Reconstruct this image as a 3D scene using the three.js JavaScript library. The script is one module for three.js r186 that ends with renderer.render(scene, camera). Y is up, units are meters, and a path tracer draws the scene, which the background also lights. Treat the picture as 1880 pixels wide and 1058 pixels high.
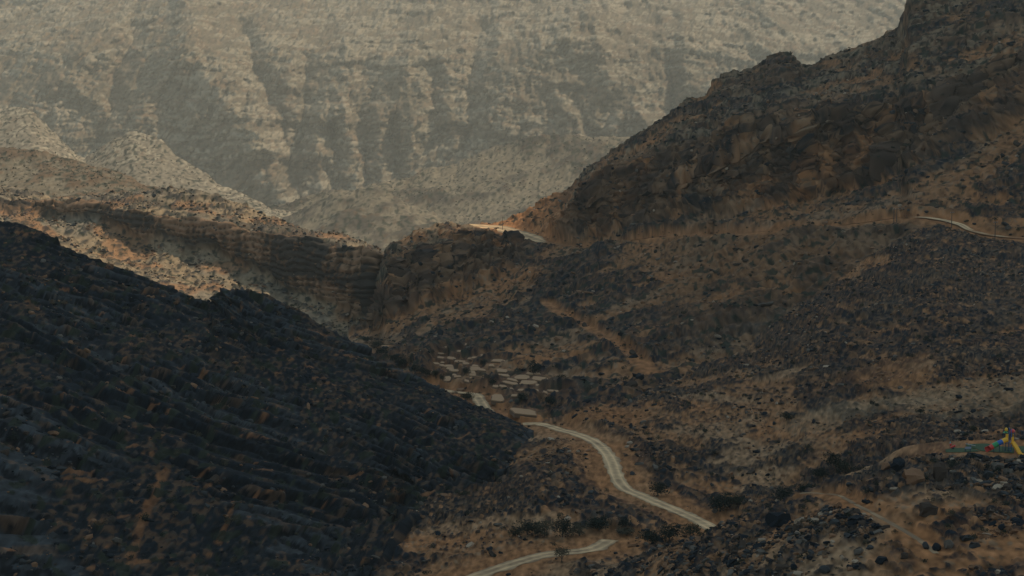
import * as THREE from 'three';
import { mergeGeometries } from 'three/addons/utils/BufferGeometryUtils.js';

// ---------------------------------------------------------------- camera, sky, sun, exposure
const F = 3000, HOR = 270, W0 = 1880, H0 = 1058, CAMY = 150;
const PITCH = Math.atan((H0 / 2 - HOR) / F);
const camera = new THREE.PerspectiveCamera(2 * Math.atan(H0 / 2 / F) * 180 / Math.PI, W0 / H0, 1, 20000);
camera.position.set(0, CAMY, 0);
camera.rotation.set(-PITCH, 0, 0);
const scene = new THREE.Scene();
const SUN_AZ = 46 * Math.PI / 180, SUN_EL = 44 * Math.PI / 180;      // azimuth to the right of the view direction
const toSun = new THREE.Vector3(Math.sin(SUN_AZ) * Math.cos(SUN_EL), Math.sin(SUN_EL), -Math.cos(SUN_AZ) * Math.cos(SUN_EL));
{
  // clear blue-teal sky, paler towards the horizon, a little brighter round the sun
  const w = 256, h = 128, data = new Float32Array(w * h * 4);
  for (let j = 0; j < h; j++) for (let i = 0; i < w; i++) {
    const el = ((j + 0.5) / h - 0.5) * Math.PI, az = ((i + 0.5) / w - 0.5) * 2 * Math.PI;
    const x = Math.cos(az) * Math.cos(el), y = Math.sin(el), z = Math.sin(az) * Math.cos(el);
    const c = x * toSun.x + y * toSun.y + z * toSun.z, up = Math.max(0, y);
    const hz = Math.pow(1 - up, 3), glow = 0.35 * Math.pow(Math.max(0, c), 6);
    const o = (j * w + i) * 4;
    data[o] = 0.155 + 0.16 * hz + glow; data[o + 1] = 0.245 + 0.155 * hz + glow * 0.92; data[o + 2] = 0.34 + 0.12 * hz + glow * 0.75; data[o + 3] = 1;
  }
  const t = new THREE.DataTexture(data, w, h, THREE.RGBAFormat, THREE.FloatType);
  t.mapping = THREE.EquirectangularReflectionMapping; t.magFilter = THREE.LinearFilter; t.needsUpdate = true;
  scene.background = t; scene.environment = t;
}
const sun = new THREE.DirectionalLight(new THREE.Color(1.0, 0.88, 0.68), 2.8);
sun.position.copy(toSun).multiplyScalar(6000).add(new THREE.Vector3(0, 100, -1500));
sun.target.position.set(0, 100, -1500);
sun.castShadow = true;
Object.assign(sun.shadow.camera, { left: -4000, right: 4000, top: 5000, bottom: -5000, near: 10, far: 16000 });
sun.shadow.mapSize.set(4096, 4096);
scene.add(sun, sun.target);
scene.fog = new THREE.FogExp2(new THREE.Color(0.95, 0.85, 0.67), 0.000055);
const renderer = new THREE.WebGLRenderer({ antialias: true });
renderer.toneMapping = THREE.LinearToneMapping;
renderer.toneMappingExposure = 1.32;
renderer.shadowMap.enabled = true;

// ---------------------------------------------------------------- helpers
let seed = 20240;
const rnd = () => { seed = (seed + 0x6d2b79f5) | 0; let t = Math.imul(seed ^ (seed >>> 15), 1 | seed); t = (t + Math.imul(t ^ (t >>> 7), 61 | t)) ^ t; return ((t ^ (t >>> 14)) >>> 0) / 4294967296; };
const PERM = new Uint8Array(512);
{ const p = [...Array(256).keys()]; for (let i = 255; i > 0; i--) { const j = Math.floor(rnd() * (i + 1)); [p[i], p[j]] = [p[j], p[i]]; } for (let i = 0; i < 512; i++) PERM[i] = p[i & 255]; }
const gr = (h, x, y, z) => { h &= 15; const u = h < 8 ? x : y, v = h < 4 ? y : h === 12 || h === 14 ? x : z; return ((h & 1) ? -u : u) + ((h & 2) ? -v : v); };
function noise(x, y, z) {
  let X = Math.floor(x), Y = Math.floor(y), Z = Math.floor(z); x -= X; y -= Y; z -= Z; X &= 255; Y &= 255; Z &= 255;
  const u = x * x * x * (x * (x * 6 - 15) + 10), v = y * y * y * (y * (y * 6 - 15) + 10), w = z * z * z * (z * (z * 6 - 15) + 10);
  const A = PERM[X] + Y, AA = PERM[A] + Z, AB = PERM[A + 1] + Z, B = PERM[X + 1] + Y, BA = PERM[B] + Z, BB = PERM[B + 1] + Z;
  const l = (a, b, t) => a + t * (b - a);
  return l(l(l(gr(PERM[AA], x, y, z), gr(PERM[BA], x - 1, y, z), u), l(gr(PERM[AB], x, y - 1, z), gr(PERM[BB], x - 1, y - 1, z), u), v),
    l(l(gr(PERM[AA + 1], x, y, z - 1), gr(PERM[BA + 1], x - 1, y, z - 1), u), l(gr(PERM[AB + 1], x, y - 1, z - 1), gr(PERM[BB + 1], x - 1, y - 1, z - 1), u), v), w);
}
function fbm(x, y, z, o) { let s = 0, a = 1, n = 0; for (let i = 0; i < o; i++) { s += a * noise(x, y, z); n += a; a *= 0.5; x = x * 2.03 + 17.1; y = y * 2.03 + 3.7; z = z * 2.03 + 9.2; } return s / n; }
function ridged(x, y, z, o) { let s = 0, a = 1, n = 0; for (let i = 0; i < o; i++) { s += a * (1 - 2 * Math.abs(noise(x, y, z))); n += a; a *= 0.55; x = x * 2.1 + 7.3; y = y * 2.1 + 1.9; z = z * 2.1 + 5.5; } return s / n; }
const W = { f1: 0, f2: 0, id: 0 };
function worley(x, y, z) {
  const X = Math.floor(x), Y = Math.floor(y), Z = Math.floor(z); let f1 = 9, f2 = 9, id = 0;
  for (let i = -1; i <= 1; i++) for (let j = -1; j <= 1; j++) for (let k = -1; k <= 1; k++) {
    const h = PERM[PERM[PERM[(X + i) & 255] + ((Y + j) & 255)] + ((Z + k) & 255)];
    const dx = X + i + PERM[h] / 255 - x, dy = Y + j + PERM[h + 1] / 255 - y, dz = Z + k + PERM[h + 7] / 255 - z, d = dx * dx + dy * dy + dz * dz;
    if (d < f1) { f2 = f1; f1 = d; id = h; } else if (d < f2) f2 = d;
  }
  W.f1 = Math.sqrt(f1); W.f2 = Math.sqrt(f2); W.id = PERM[id + 13] / 255; return W;
}
const clamp = (x, a = 0, b = 1) => x < a ? a : x > b ? b : x;
const sstep = (a, b, x) => { x = clamp((x - a) / (b - a)); return x * x * (3 - 2 * x); };
const mix = (a, b, t) => a + (b - a) * t;
const saw = (x, cut = 0.75) => { x -= Math.floor(x); return x < cut ? x / cut : (1 - x) / (1 - cut); };    // slow rise, quick drop
const names = {};
const numbered = (n) => { const k = names[n] = (names[n] ?? -1) + 1; return k ? n + '_' + String(k).padStart(3, '0') : n; };
function tag(o, label, category, group, kind) { o.userData.label = label; if (category) o.userData.category = category; if (group) o.userData.group = group; if (kind) o.userData.kind = kind; return o; }
function shadowed(o) { o.traverse((m) => { if (m.isMesh) { m.castShadow = true; m.receiveShadow = true; } }); return o; }

const CA = Math.cos(-PITCH), SA = Math.sin(-PITCH);
function toWorld(u, v, d, out = [0, 0, 0]) {          // pixel of the photograph + distance ahead -> point
  const x = (u - W0 / 2) / F, y = -(v - H0 / 2) / F, yy = y * CA + SA, zz = y * SA - CA, k = -d / zz;
  out[0] = x * k; out[1] = CAMY + yy * k; out[2] = -d; return out;
}
function toPixel(x, y, z) { const Y = y - CAMY, yc = Y * CA + z * SA, zc = -Y * SA + z * CA; return [W0 / 2 - F * x / zc, H0 / 2 + F * yc / zc, -z]; }

// ---------------------------------------------------------------- terrain sheets
// A sheet is given by lines across the slope, from its crest down to its foot: [pixel u, pixel v, distance ahead].
function lineAt(line, u, smooth) {
  const f = (x) => { let i = 1; while (i < line.length - 1 && line[i][0] < x) i++; const a = line[i - 1], b = line[i], t = clamp((x - a[0]) / (b[0] - a[0])); return [mix(a[1], b[1], t), mix(a[2], b[2], t)]; };
  let v = 0, d = 0; for (let k = -2; k <= 2; k++) { const q = f(u + k * smooth / 2); v += q[0]; d += q[1]; } return [v / 5, d / 5];
}
function pchip(xs, ys) {
  const n = xs.length, h = [], s = [], m = new Array(n).fill(0);
  for (let i = 0; i < n - 1; i++) { h[i] = xs[i + 1] - xs[i]; s[i] = (ys[i + 1] - ys[i]) / h[i]; }
  m[0] = s[0]; m[n - 1] = s[n - 2];
  for (let i = 1; i < n - 1; i++) if (s[i - 1] * s[i] > 0) { const w1 = 2 * h[i] + h[i - 1], w2 = h[i] + 2 * h[i - 1]; m[i] = (w1 + w2) / (w1 / s[i - 1] + w2 / s[i]); }
  return (x) => { let i = 0; while (i < n - 2 && x > xs[i + 1]) i++; const t = clamp((x - xs[i]) / h[i]), t2 = t * t, t3 = t2 * t; return ys[i] * (2 * t3 - 3 * t2 + 1) + h[i] * m[i] * (t3 - 2 * t2 + t) + ys[i + 1] * (3 * t2 - 2 * t3) + h[i] * m[i + 1] * (t3 - t2); };
}
class Sheet {
  constructor({ u0, u1, lines, smooth = 8, back = 0.5, jitter = [] }) { Object.assign(this, { u0, u1, lines, smooth, back, jitter, cache: new Map() }); }
  column(u) {
    const key = Math.round(u * 4); if (this.cache.has(key)) return this.cache.get(key);
    const xs = [], ys = [];
    for (let k = 0; k < this.lines.length; k++) { let v, d; [v, d] = this.line(k, u); if (xs.length && v < xs[xs.length - 1] + 0.6) v = xs[xs.length - 1] + 0.6; xs.push(v); ys.push(d); }
    const c = { top: xs[0], bottom: xs[xs.length - 1], d: pchip(xs, ys) }; this.cache.set(key, c); return c;
  }
  line(k, u) { const q = lineAt(this.lines[k], u, this.smooth), j = this.jitter[k]; if (j) q[0] += j * (noise(u * 0.021, k * 3.3, 1) * 1.3 + (k ? 0.35 : 0.7) * noise(u * 0.07, k * 5.1, 2) + (k ? 0 : 0.35) * noise(u * 0.2, k, 3)); return q; }
  at(u, v) { const c = this.column(u); return toWorld(u, v, c.d(v)); }        // the point of the smooth sheet behind a pixel
}
const STEP = 2.3;
const grids = [];
function buildSheet(sheet, name, label, look, { roads = [], flats = [], push, step = STEP } = {}) {
  const { u0, u1 } = sheet, nc = Math.ceil((u1 - u0) / step) + 1;
  let tall = 0; for (let i = 0; i < nc; i++) { const c = sheet.column(u0 + (u1 - u0) * i / (nc - 1)); tall = Math.max(tall, c.bottom - c.top); }
  const front = Math.ceil(tall / step) + 1, NB = 7, nr = front + NB + 2, n = nc * nr, P = new Float32Array(n * 3), M = new Float32Array(n), B = [0, 0, 0];
  for (let i = 0; i < nc; i++) {
    const u = u0 + (u1 - u0) * i / (nc - 1), c = sheet.column(u);
    for (let j = 0; j < nr; j++) {
      const o = (j * nc + i) * 3, k = j - NB;
      if (k < 0) {                                     // the far side of the crest
        const run = [3, 9, 20, 40, 80, 150, 260][-k - 1]; toWorld(u, c.top, c.d(c.top) , B);
        const s = (c.d(c.top) + run) / c.d(c.top); P[o] = B[0] * s; P[o + 1] = B[1] - run * sheet.back * (run < 15 ? 0.5 : 1); P[o + 2] = B[2] * s;
      } else {
        const v = c.top + (c.bottom - c.top) * Math.min(1, k / (front - 1));
        let d = c.d(v); toWorld(u, v, d, B);
        if (push) { const q = push(u, v, B); M[o / 3] = push.ledge; B[0] *= 1 - q / d; B[2] *= 1 - q / d; }
        P[o] = B[0]; P[o + 1] = B[1] - (k > front - 1 ? 14 * (k - front + 1) : 0); P[o + 2] = B[2];
      }
    }
  }
  const g = new THREE.BufferGeometry(), idx = new Uint32Array((nc - 1) * (nr - 1) * 6); let q = 0;
  for (let j = 0; j < nr - 1; j++) for (let i = 0; i < nc - 1; i++) { const a = j * nc + i, b = a + 1, c = a + nc, d = c + 1; idx[q++] = a; idx[q++] = c; idx[q++] = b; idx[q++] = b; idx[q++] = c; idx[q++] = d; }
  g.setAttribute('position', new THREE.BufferAttribute(P, 3)); g.setIndex(new THREE.BufferAttribute(idx, 1)); g.computeVertexNormals();
  const N = g.attributes.normal.array, C = new Float32Array(n * 3), out = { h: 0, r: 0, g: 0, b: 0, tow: 0 };
  const Q = new Float32Array(n * 3);
  for (let k = 0; k < n; k++) {
    const o = k * 3, x = P[o], y = P[o + 1], z = P[o + 2];
    let soil = 0, keep = 1, yr = 0;
    const px = toPixel(x, y, z);
    for (const r of roads) {
      if (px[0] < r.box[0] || px[0] > r.box[1] || px[1] < r.box[2] || px[1] > r.box[3]) continue;
      const near = r.nearest(x, z); const hw = near.half, w = 1 - sstep(hw + r.shoulder, hw + r.shoulder + r.bank, near.dist);
      if (w > 1 - keep) { keep = 1 - w; yr = near.y - (r.lift ?? 0.12); soil = Math.max(soil, 1 - sstep(hw + r.shoulder * 1.5, hw + r.shoulder + r.bank * 1.3, near.dist + 2 * noise(x * 0.2, 3, z * 0.2))); }
    }
    for (const f of flats) { const e = f.inside(x, z); if (e > 0 && e > 1 - keep) { keep = 1 - e; yr = f.y(x, z); soil = Math.max(soil, e * (f.soil ?? 0.6)); } }
    out.tow = 0; out.ledge = M[k]; look(x, y, z, px[0], px[1], out, soil, N[o + 1]);
    const a = out.h, t = out.tow;
    let X = x + N[o] * a + 0, Y = y + N[o + 1] * a, Z = z + N[o + 2] * a + t;
    if (keep < 1) { const kk = keep; X = mix(x, X, kk); Z = mix(z, Z, kk); Y = mix(yr, Y, kk); }
    Q[o] = X; Q[o + 1] = Y; Q[o + 2] = Z; C[o] = out.r; C[o + 1] = out.g; C[o + 2] = out.b;
  }
  g.setAttribute('position', new THREE.BufferAttribute(Q, 3)); g.setAttribute('color', new THREE.BufferAttribute(C, 3)); g.computeVertexNormals();
  const m = new THREE.Mesh(g, new THREE.MeshPhysicalMaterial({ vertexColors: true, roughness: 1, specularIntensity: 0.15 }));
  m.name = name; tag(m, label, null, null, 'structure'); m.castShadow = m.receiveShadow = true; scene.add(m);
  const grid = { name, P: Q, N: g.attributes.normal.array, C, nc, nr, NB, front, mesh: m }; grids.push(grid); return grid;
}
// colours (linear)
const COL = {
  drab: [0.20, 0.155, 0.10], rock: [0.20, 0.145, 0.088], slate: [0.011, 0.016, 0.020], plate: [0.050, 0.055, 0.057], slate2: [0.060, 0.047, 0.036], crack: [0.005, 0.007, 0.009], soil: [0.29, 0.138, 0.060], rust: [0.37, 0.155, 0.058], dust: [0.235, 0.185, 0.125], tan: [0.34, 0.235, 0.135], pale: [0.36, 0.285, 0.19], gravel: [0.22, 0.145, 0.085], cliff: [0.22, 0.125, 0.068], brown: [0.13, 0.072, 0.038], scrub: [0.024, 0.030, 0.020],
};
const paint = (o, c, k = 1) => { o.r = c[0] * k; o.g = c[1] * k; o.b = c[2] * k; };
const blend = (o, c, t, k = 1) => { o.r = mix(o.r, c[0] * k, t); o.g = mix(o.g, c[1] * k, t); o.b = mix(o.b, c[2] * k, t); };
const grain = (o, k) => { o.r *= k; o.g *= k; o.b *= k; };

const bed1 = (t) => { const i = Math.floor(t), f = t - i, h = (k) => PERM[(k & 255) + 5] / 255; return mix(h(i), h(i + 1), sstep(0.75, 1, f)); };      // tone of a rock layer
// roads: polylines of pixels on a sheet; the ground is cut and filled along them
function makeRoad(sheet, pts, half, opt = {}) {
  let w = pts.map(([u, v, dy = 0]) => { const p = sheet.at(u, v); p[1] += dy; return new THREE.Vector3(...p); });
  const curve = new THREE.CatmullRomCurve3(w, false, 'centripetal'), len = curve.getLength(), n = Math.max(8, Math.ceil(len / (opt.every ?? 1.5)));
  let s = curve.getSpacedPoints(n);
  const ys = s.map((p) => p.y), win = opt.win ?? 6;
  s.forEach((p, i) => { let t = 0, c = 0; for (let k = -win; k <= win; k++) { const y = ys[i + k]; if (y !== undefined) { t += y; c++; } } p.y = t / c; });
  const us = pts.map((p) => p[0]), vs = pts.map((p) => p[1]), pad = opt.pad ?? 90, near = { dist: 0, y: 0, half: half };
  const pix = s.map((p) => toPixel(p.x, p.y, p.z)[0]), halfAt = (i) => opt.width ? opt.width(pix[i]) : half, tilt = (i) => opt.tilt ? opt.tilt(pix[i]) : 0;
  const road = { pts: s, half, shoulder: opt.shoulder ?? 1.2, bank: opt.bank ?? 7, lift: opt.lift, box: [Math.min(...us) - pad, Math.max(...us) + pad, Math.min(...vs) - pad, Math.max(...vs) + pad],
    nearest(x, z) { let bd = 1e9, by = 0, off = 0, bi = 0; for (let i = 0; i < s.length - 1; i++) { const a = s[i], b = s[i + 1], dx = b.x - a.x, dz = b.z - a.z, t = clamp(((x - a.x) * dx + (z - a.z) * dz) / (dx * dx + dz * dz)), ex = a.x + dx * t - x, ez = a.z + dz * t - z, d = ex * ex + ez * ez; if (d < bd) { bd = d; by = a.y + (b.y - a.y) * t; off = -ez; bi = i; } } near.dist = Math.sqrt(bd); near.half = halfAt(bi); near.y = by - tilt(bi) * Math.sign(off) * Math.min(near.dist, near.half); return near; } };
  road.halfAt = halfAt; road.tilt = tilt;
  return road;
}

// ---- far canyon wall
const farWall = new Sheet({ u0: -160, u1: 2040, smooth: 30, back: 0.6, lines: [
  [[-160, -130, 10400], [600, -130, 10600], [1200, -130, 10400], [2040, -130, 10800]],
  [[-160, 0, 8700], [340, 0, 8200], [600, 0, 8700], [1050, 0, 8200], [2040, 0, 8900]],
  [[-160, 100, 6900], [340, 100, 6650], [600, 110, 6800], [1050, 100, 6600], [2040, 100, 7100]],
  [[-160, 200, 6300], [400, 210, 6120], [600, 210, 6200], [1050, 210, 6080], [2040, 200, 6400]],
  [[-160, 300, 5950], [450, 310, 5800], [620, 320, 5850], [1050, 310, 5780], [2040, 300, 5980]],
  [[-160, 390, 5650], [480, 390, 5520], [700, 400, 5520], [1050, 390, 5500], [2040, 380, 5650]],
  [[-160, 480, 5100], [700, 480, 5000], [2040, 480, 5100]],
] });
const KW = 2.35;       // the wall's features are that much larger than those of the foothills
const crests = [   // pixels along the buttresses (+) and gullies (-), width in pixels, metres they stand out
  [[[345, 10], [355, 100], [420, 200], [500, 285], [525, 350]], 85, 75], [[[330, 100], [280, 170], [230, 250]], 40, 35],
  [[[590, 215], [585, 290], [590, 350]], 26, 34], [[[632, 200], [640, 280], [655, 345]], 24, 36], [[[690, 205], [700, 280], [705, 340]], 24, 30], [[[755, 195], [752, 260], [760, 330]], 30, 34],
  [[[1090, 40], [1000, 95], [940, 150], [880, 250], [845, 300]], 70, 70], [[[1090, 60], [1120, 150], [1190, 230]], 70, 55], [[[1010, 150], [1040, 230], [1060, 270]], 40, 30],
  [[[810, 20], [745, 120], [720, 200]], 60, 45], [[[640, 90], [620, 210]], 50, 40], [[[190, 60], [130, 130], [60, 190]], 55, 45], [[[110, 150], [190, 190], [195, 240]], 36, 34],
  [[[470, 270], [440, 320], [420, 350]], 34, 30], [[[1260, 40], [1250, 150]], 60, 40], [[[1400, 0], [1420, 90]], 60, 40],
  [[[250, 60], [215, 130], [205, 205], [180, 260]], 26, -45], [[[445, 50], [475, 140], [520, 220], [535, 340]], 34, -65], [[[560, 110], [555, 220], [548, 340]], 24, -40], [[[880, 60], [860, 150], [870, 220], [850, 285]], 40, -60],
  [[[670, 215], [672, 330]], 12, -24], [[[725, 205], [728, 320]], 14, -28], [[[612, 225], [615, 340]], 10, -22], [[[800, 120], [800, 220], [820, 320]], 24, -34], [[[1225, 100], [1235, 230]], 30, -45], [[[1060, 190], [1090, 260]], 20, -24], [[[960, 250], [930, 290]], 20, -20],
];
const segDist = (pts, u, v) => { let b = 1e9; for (let i = 0; i < pts.length - 1; i++) { const [ax, ay] = pts[i], [bx, by] = pts[i + 1], dx = bx - ax, dy = by - ay, t = clamp(((u - ax) * dx + (v - ay) * dy) / (dx * dx + dy * dy)), ex = ax + dx * t - u, ey = ay + dy * t - v, d = ex * ex + ey * ey; if (d < b) b = d; } return Math.sqrt(b); };
const wallPush = function (u, v, p) {
  let q = 0; const wu = 12 * noise(u * 0.03, v * 0.03, 7) + 5 * noise(u * 0.1, v * 0.1, 3), wv = 12 * noise(u * 0.03, v * 0.03, 27);
  for (const [pts, w, a] of crests) { const e = segDist(pts, u + wu, v + wv) / w; if (e < 1) q += 1.0 * a * (1 - e) * (1 - 0.3 * e); }
  const x = p[0] / KW, y = p[1] / KW, z = p[2] / KW, on = sstep(430, 340, v), wob = 1.5 * fbm(x * 0.005, y * 0.004, z * 0.005, 4) + 0.0022 * x;
  const m1 = sstep(-0.15, 0.25, noise(x * 0.006 + 3, y * 0.008, 1.5)), m2 = sstep(-0.1, 0.2, noise(x * 0.013, y * 0.02, 8.5)), m3 = sstep(-0.15, 0.15, noise(x * 0.03, y * 0.05, 4.5));
  const s1 = saw(y / 62 + wob, 0.6), s2 = saw(y / 24 + 1.7 * wob, 0.5), s3 = saw(y / 10 + 3 * wob, 0.5), q4 = y / 5.2 + 4 * wob + 0.4 * noise(x * 0.04, y * 0.04, 6), s4 = saw(q4, 0.5);
  q += on * (26 * ridged(x * 0.0085 + y * 0.004, y * 0.0045, 2.2, 3) + 28 * ridged(x * 0.02 - y * 0.006 + 0.4 * wob, y * 0.009, 5.1, 3) + 18 * ridged(x * 0.05 + 0.4 * wob, y * 0.03, 7.7, 3) + 8 * ridged(x * 0.13, y * 0.08, 1.7, 3));
  q += on * (18 * m1 * (1 - s1) + 13 * m2 * (1 - s2) + 9 * (0.3 + 0.7 * m3) * (1 - s3) + 4.5 * (1 - s4));
  wallPush.ledge = clamp(m1 * sstep(0.9, 0.3, s1) * (s1 < 0.99) * 0.3 + m2 * (y / 24 + 1.7 * wob - Math.floor(y / 24 + 1.7 * wob) > 0.52) + m3 * 0.8 * (y / 10 + 3 * wob - Math.floor(y / 10 + 3 * wob) > 0.55));
  return q * KW * (1 + 0.5 * sstep(150, 0, v));
};
buildSheet(farWall, 'far_mountain', 'huge pale hazy rock wall with buttresses and ledges closing the valley', (x, y, z, u, v, o) => {
  x /= KW; y /= KW; z /= KW;
  const n1 = fbm(x * 0.004, y * 0.004, z * 0.004, 3), n2 = fbm(x * 0.03 + 5, y * 0.03, z * 0.02, 4), n3 = fbm(x * 0.12, y * 0.16, z * 0.06, 2), w = worley(x * 0.11, y * 0.16, z * 0.05);
  o.h = KW * (3 * n2 + 2.2 * n3 + 2.6 * sstep(0.02, 0.3, w.f2 - w.f1) * w.id);
  const debris = sstep(0.38, 0.55, o.ledge + 0.5 * n2 + 0.5 * n3 + 0.35 * n1);
  paint(o, COL.rock, 0.72); blend(o, COL.cliff, sstep(0, 0.3, n2 + n3 * 0.5) * 0.6, 0.85); blend(o, COL.pale, debris * 0.7, 0.85); grain(o, 0.72 + 0.7 * clamp(n3 + 0.4) + 0.2 * (w.id - 0.5));
  if (noise(x * 0.16, y * 0.16, z * 0.1 + 40) > 0.28) blend(o, COL.scrub, 0.6);
}, { push: wallPush });

// ---- foothills in front of the wall
function foothill(name, label, spec, tone, tone2, amp = 1, K = 1.6) {
  spec.lines = spec.lines.map((l) => l.map(([u, v, d]) => [u, v, d * K])); spec.jitter = [4, 0, 0];
  buildSheet(new Sheet(spec), name, label, (x, y, z, u, v, o) => {
    x /= K; y /= K; z /= K;
    const n1 = fbm(x * 0.008, y * 0.008, z * 0.006, 3), n2 = fbm(x * 0.05, y * 0.05, z * 0.025, 4), n3 = noise(x * 0.25, y * 0.25, z * 0.1), n4 = noise(x * 0.5, y * 0.5, z * 0.2);
    const rib = ridged(x * 0.016 + z * 0.008, y * 0.006, 3, 4);
    const w = worley(x * 0.16, y * 0.2, z * 0.06), b = sstep(0.03, 0.3, w.f2 - w.f1) * (w.id > 0.5); o.h = K * amp * (11 * n1 + 3 * n2 + 6 * rib + 0.9 * n3 + 0.7 * b);
    paint(o, tone); blend(o, tone2, 0.7 * sstep(-0.05, 0.2, n2 + n1 * 0.9 + 0.35 * n3)); grain(o, 0.68 + 0.6 * clamp(n3 + 0.45) + 0.25 * n4);
    if (w.id > 0.5) blend(o, w.id > 0.8 ? COL.slate2 : COL.brown, 0.6 * b * sstep(-0.2, 0.2, n1 + n2));
    if (noise(x * 0.2, y * 0.2, z * 0.09 + 90) > 0.24 - 0.25 * n1) blend(o, COL.scrub, 0.8, 1.2);
  });
}
foothill('scree_slope', 'pale tan scree cones at the foot of the far wall', { u0: -160, u1: 760, back: 0.7, lines: [
  [[-160, 180, 2180], [0, 204, 2170], [50, 202, 2160], [100, 242, 2130], [150, 294, 2090], [200, 264, 2120], [250, 240, 2150], [290, 258, 2130], [340, 300, 2080], [420, 346, 2030], [500, 386, 1980], [600, 402, 1950], [760, 440, 1880]],
  [[-160, 260, 2020], [60, 255, 2040], [150, 320, 2000], [250, 300, 2020], [420, 380, 1930], [760, 460, 1800]],
  [[-160, 450, 1700], [760, 500, 1650]],
] }, COL.dust, COL.pale, 0.5);
foothill('valley_slope', 'grey-tan boulder-strewn slope behind the pass', { u0: 440, u1: 1420, back: 0.6, lines: [
  [[440, 392, 2120], [490, 388, 2120], [540, 374, 2110], [580, 360, 2090], [620, 350, 2080], [680, 346, 2120], [760, 324, 2180], [840, 294, 2230], [900, 274, 2250], [980, 260, 2250], [1060, 250, 2230], [1150, 252, 2200], [1420, 260, 2150]],
  [[440, 420, 1980], [620, 385, 1980], [760, 370, 2030], [900, 330, 2060], [1060, 320, 2040], [1420, 320, 2000]],
  [[440, 480, 1640], [700, 480, 1640], [1420, 480, 1600]],
] }, COL.drab, COL.slate2, 0.9);
foothill('dusky_knoll', 'low dusky knoll at the foot of the pale slope behind the pass', { u0: 500, u1: 860, back: 0.5, lines: [
  [[500, 420, 1880], [545, 398, 1880], [580, 374, 1875], [620, 353, 1870], [660, 348, 1865], [700, 353, 1860], [760, 378, 1850], [860, 425, 1840]],
  [[500, 430, 1800], [620, 390, 1790], [700, 395, 1780], [860, 440, 1760]], [[500, 490, 1600], [860, 490, 1600]],
] }, COL.drab, COL.slate2, 0.9);
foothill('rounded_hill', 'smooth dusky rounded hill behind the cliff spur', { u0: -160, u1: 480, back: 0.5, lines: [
  [[-160, 262, 1760], [0, 276, 1740], [60, 280, 1735], [100, 289, 1720], [180, 312, 1690], [270, 346, 1640], [340, 354, 1610], [480, 392, 1580]],
  [[-160, 320, 1600], [0, 325, 1600], [180, 350, 1570], [480, 410, 1500]],
  [[-160, 420, 1400], [480, 440, 1380]],
] }, COL.drab, COL.brown, 0.6, 1.25);  // dark brown tones paint in the cloud shade on this hill

function feature(list) { return (u, v) => { let q = 0; const wu = 8 * noise(u * 0.035, v * 0.035, 7) + 4 * noise(u * 0.11, v * 0.11, 3), wv = 8 * noise(u * 0.035, v * 0.035, 27); for (const [pts, w, a] of list) { const e = segDist(pts, u + wu, v + wv) / w; if (e < 1) q += a * (1 - e) * (1 - e * 0.4); } return q; }; }
// ---- spur with the gorge cliff
const spur = new Sheet({ u0: -160, u1: 714, back: 0.4, smooth: 10, jitter: [3, 8, 13, 0], lines: [
  [[-160, 330, 1420], [0, 342, 1400], [100, 366, 1360], [200, 359, 1360], [330, 351, 1350], [400, 359, 1330], [470, 384, 1300], [560, 420, 1265], [640, 440, 1225], [690, 464, 1215], [714, 480, 1260]],
  [[-160, 380, 1280], [0, 372, 1285], [130, 380, 1282], [200, 385, 1272], [260, 398, 1252], [300, 402, 1242], [350, 405, 1232], [420, 418, 1212], [480, 429, 1192], [540, 437, 1172], [600, 446, 1152], [650, 460, 1132], [686, 480, 1125], [700, 490, 1170], [714, 500, 1240]],
  [[-160, 392, 1268], [0, 385, 1272], [130, 400, 1272], [200, 412, 1262], [260, 424, 1242], [300, 436, 1231], [350, 446, 1221], [420, 464, 1200], [480, 500, 1176], [540, 532, 1150], [600, 560, 1124], [650, 580, 1102], [686, 594, 1095], [700, 598, 1140], [714, 602, 1210]],
  [[-160, 445, 1080], [0, 455, 1070], [150, 500, 1050], [300, 565, 1010], [400, 595, 990], [560, 625, 980], [680, 645, 960], [714, 650, 980]],
] });
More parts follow.
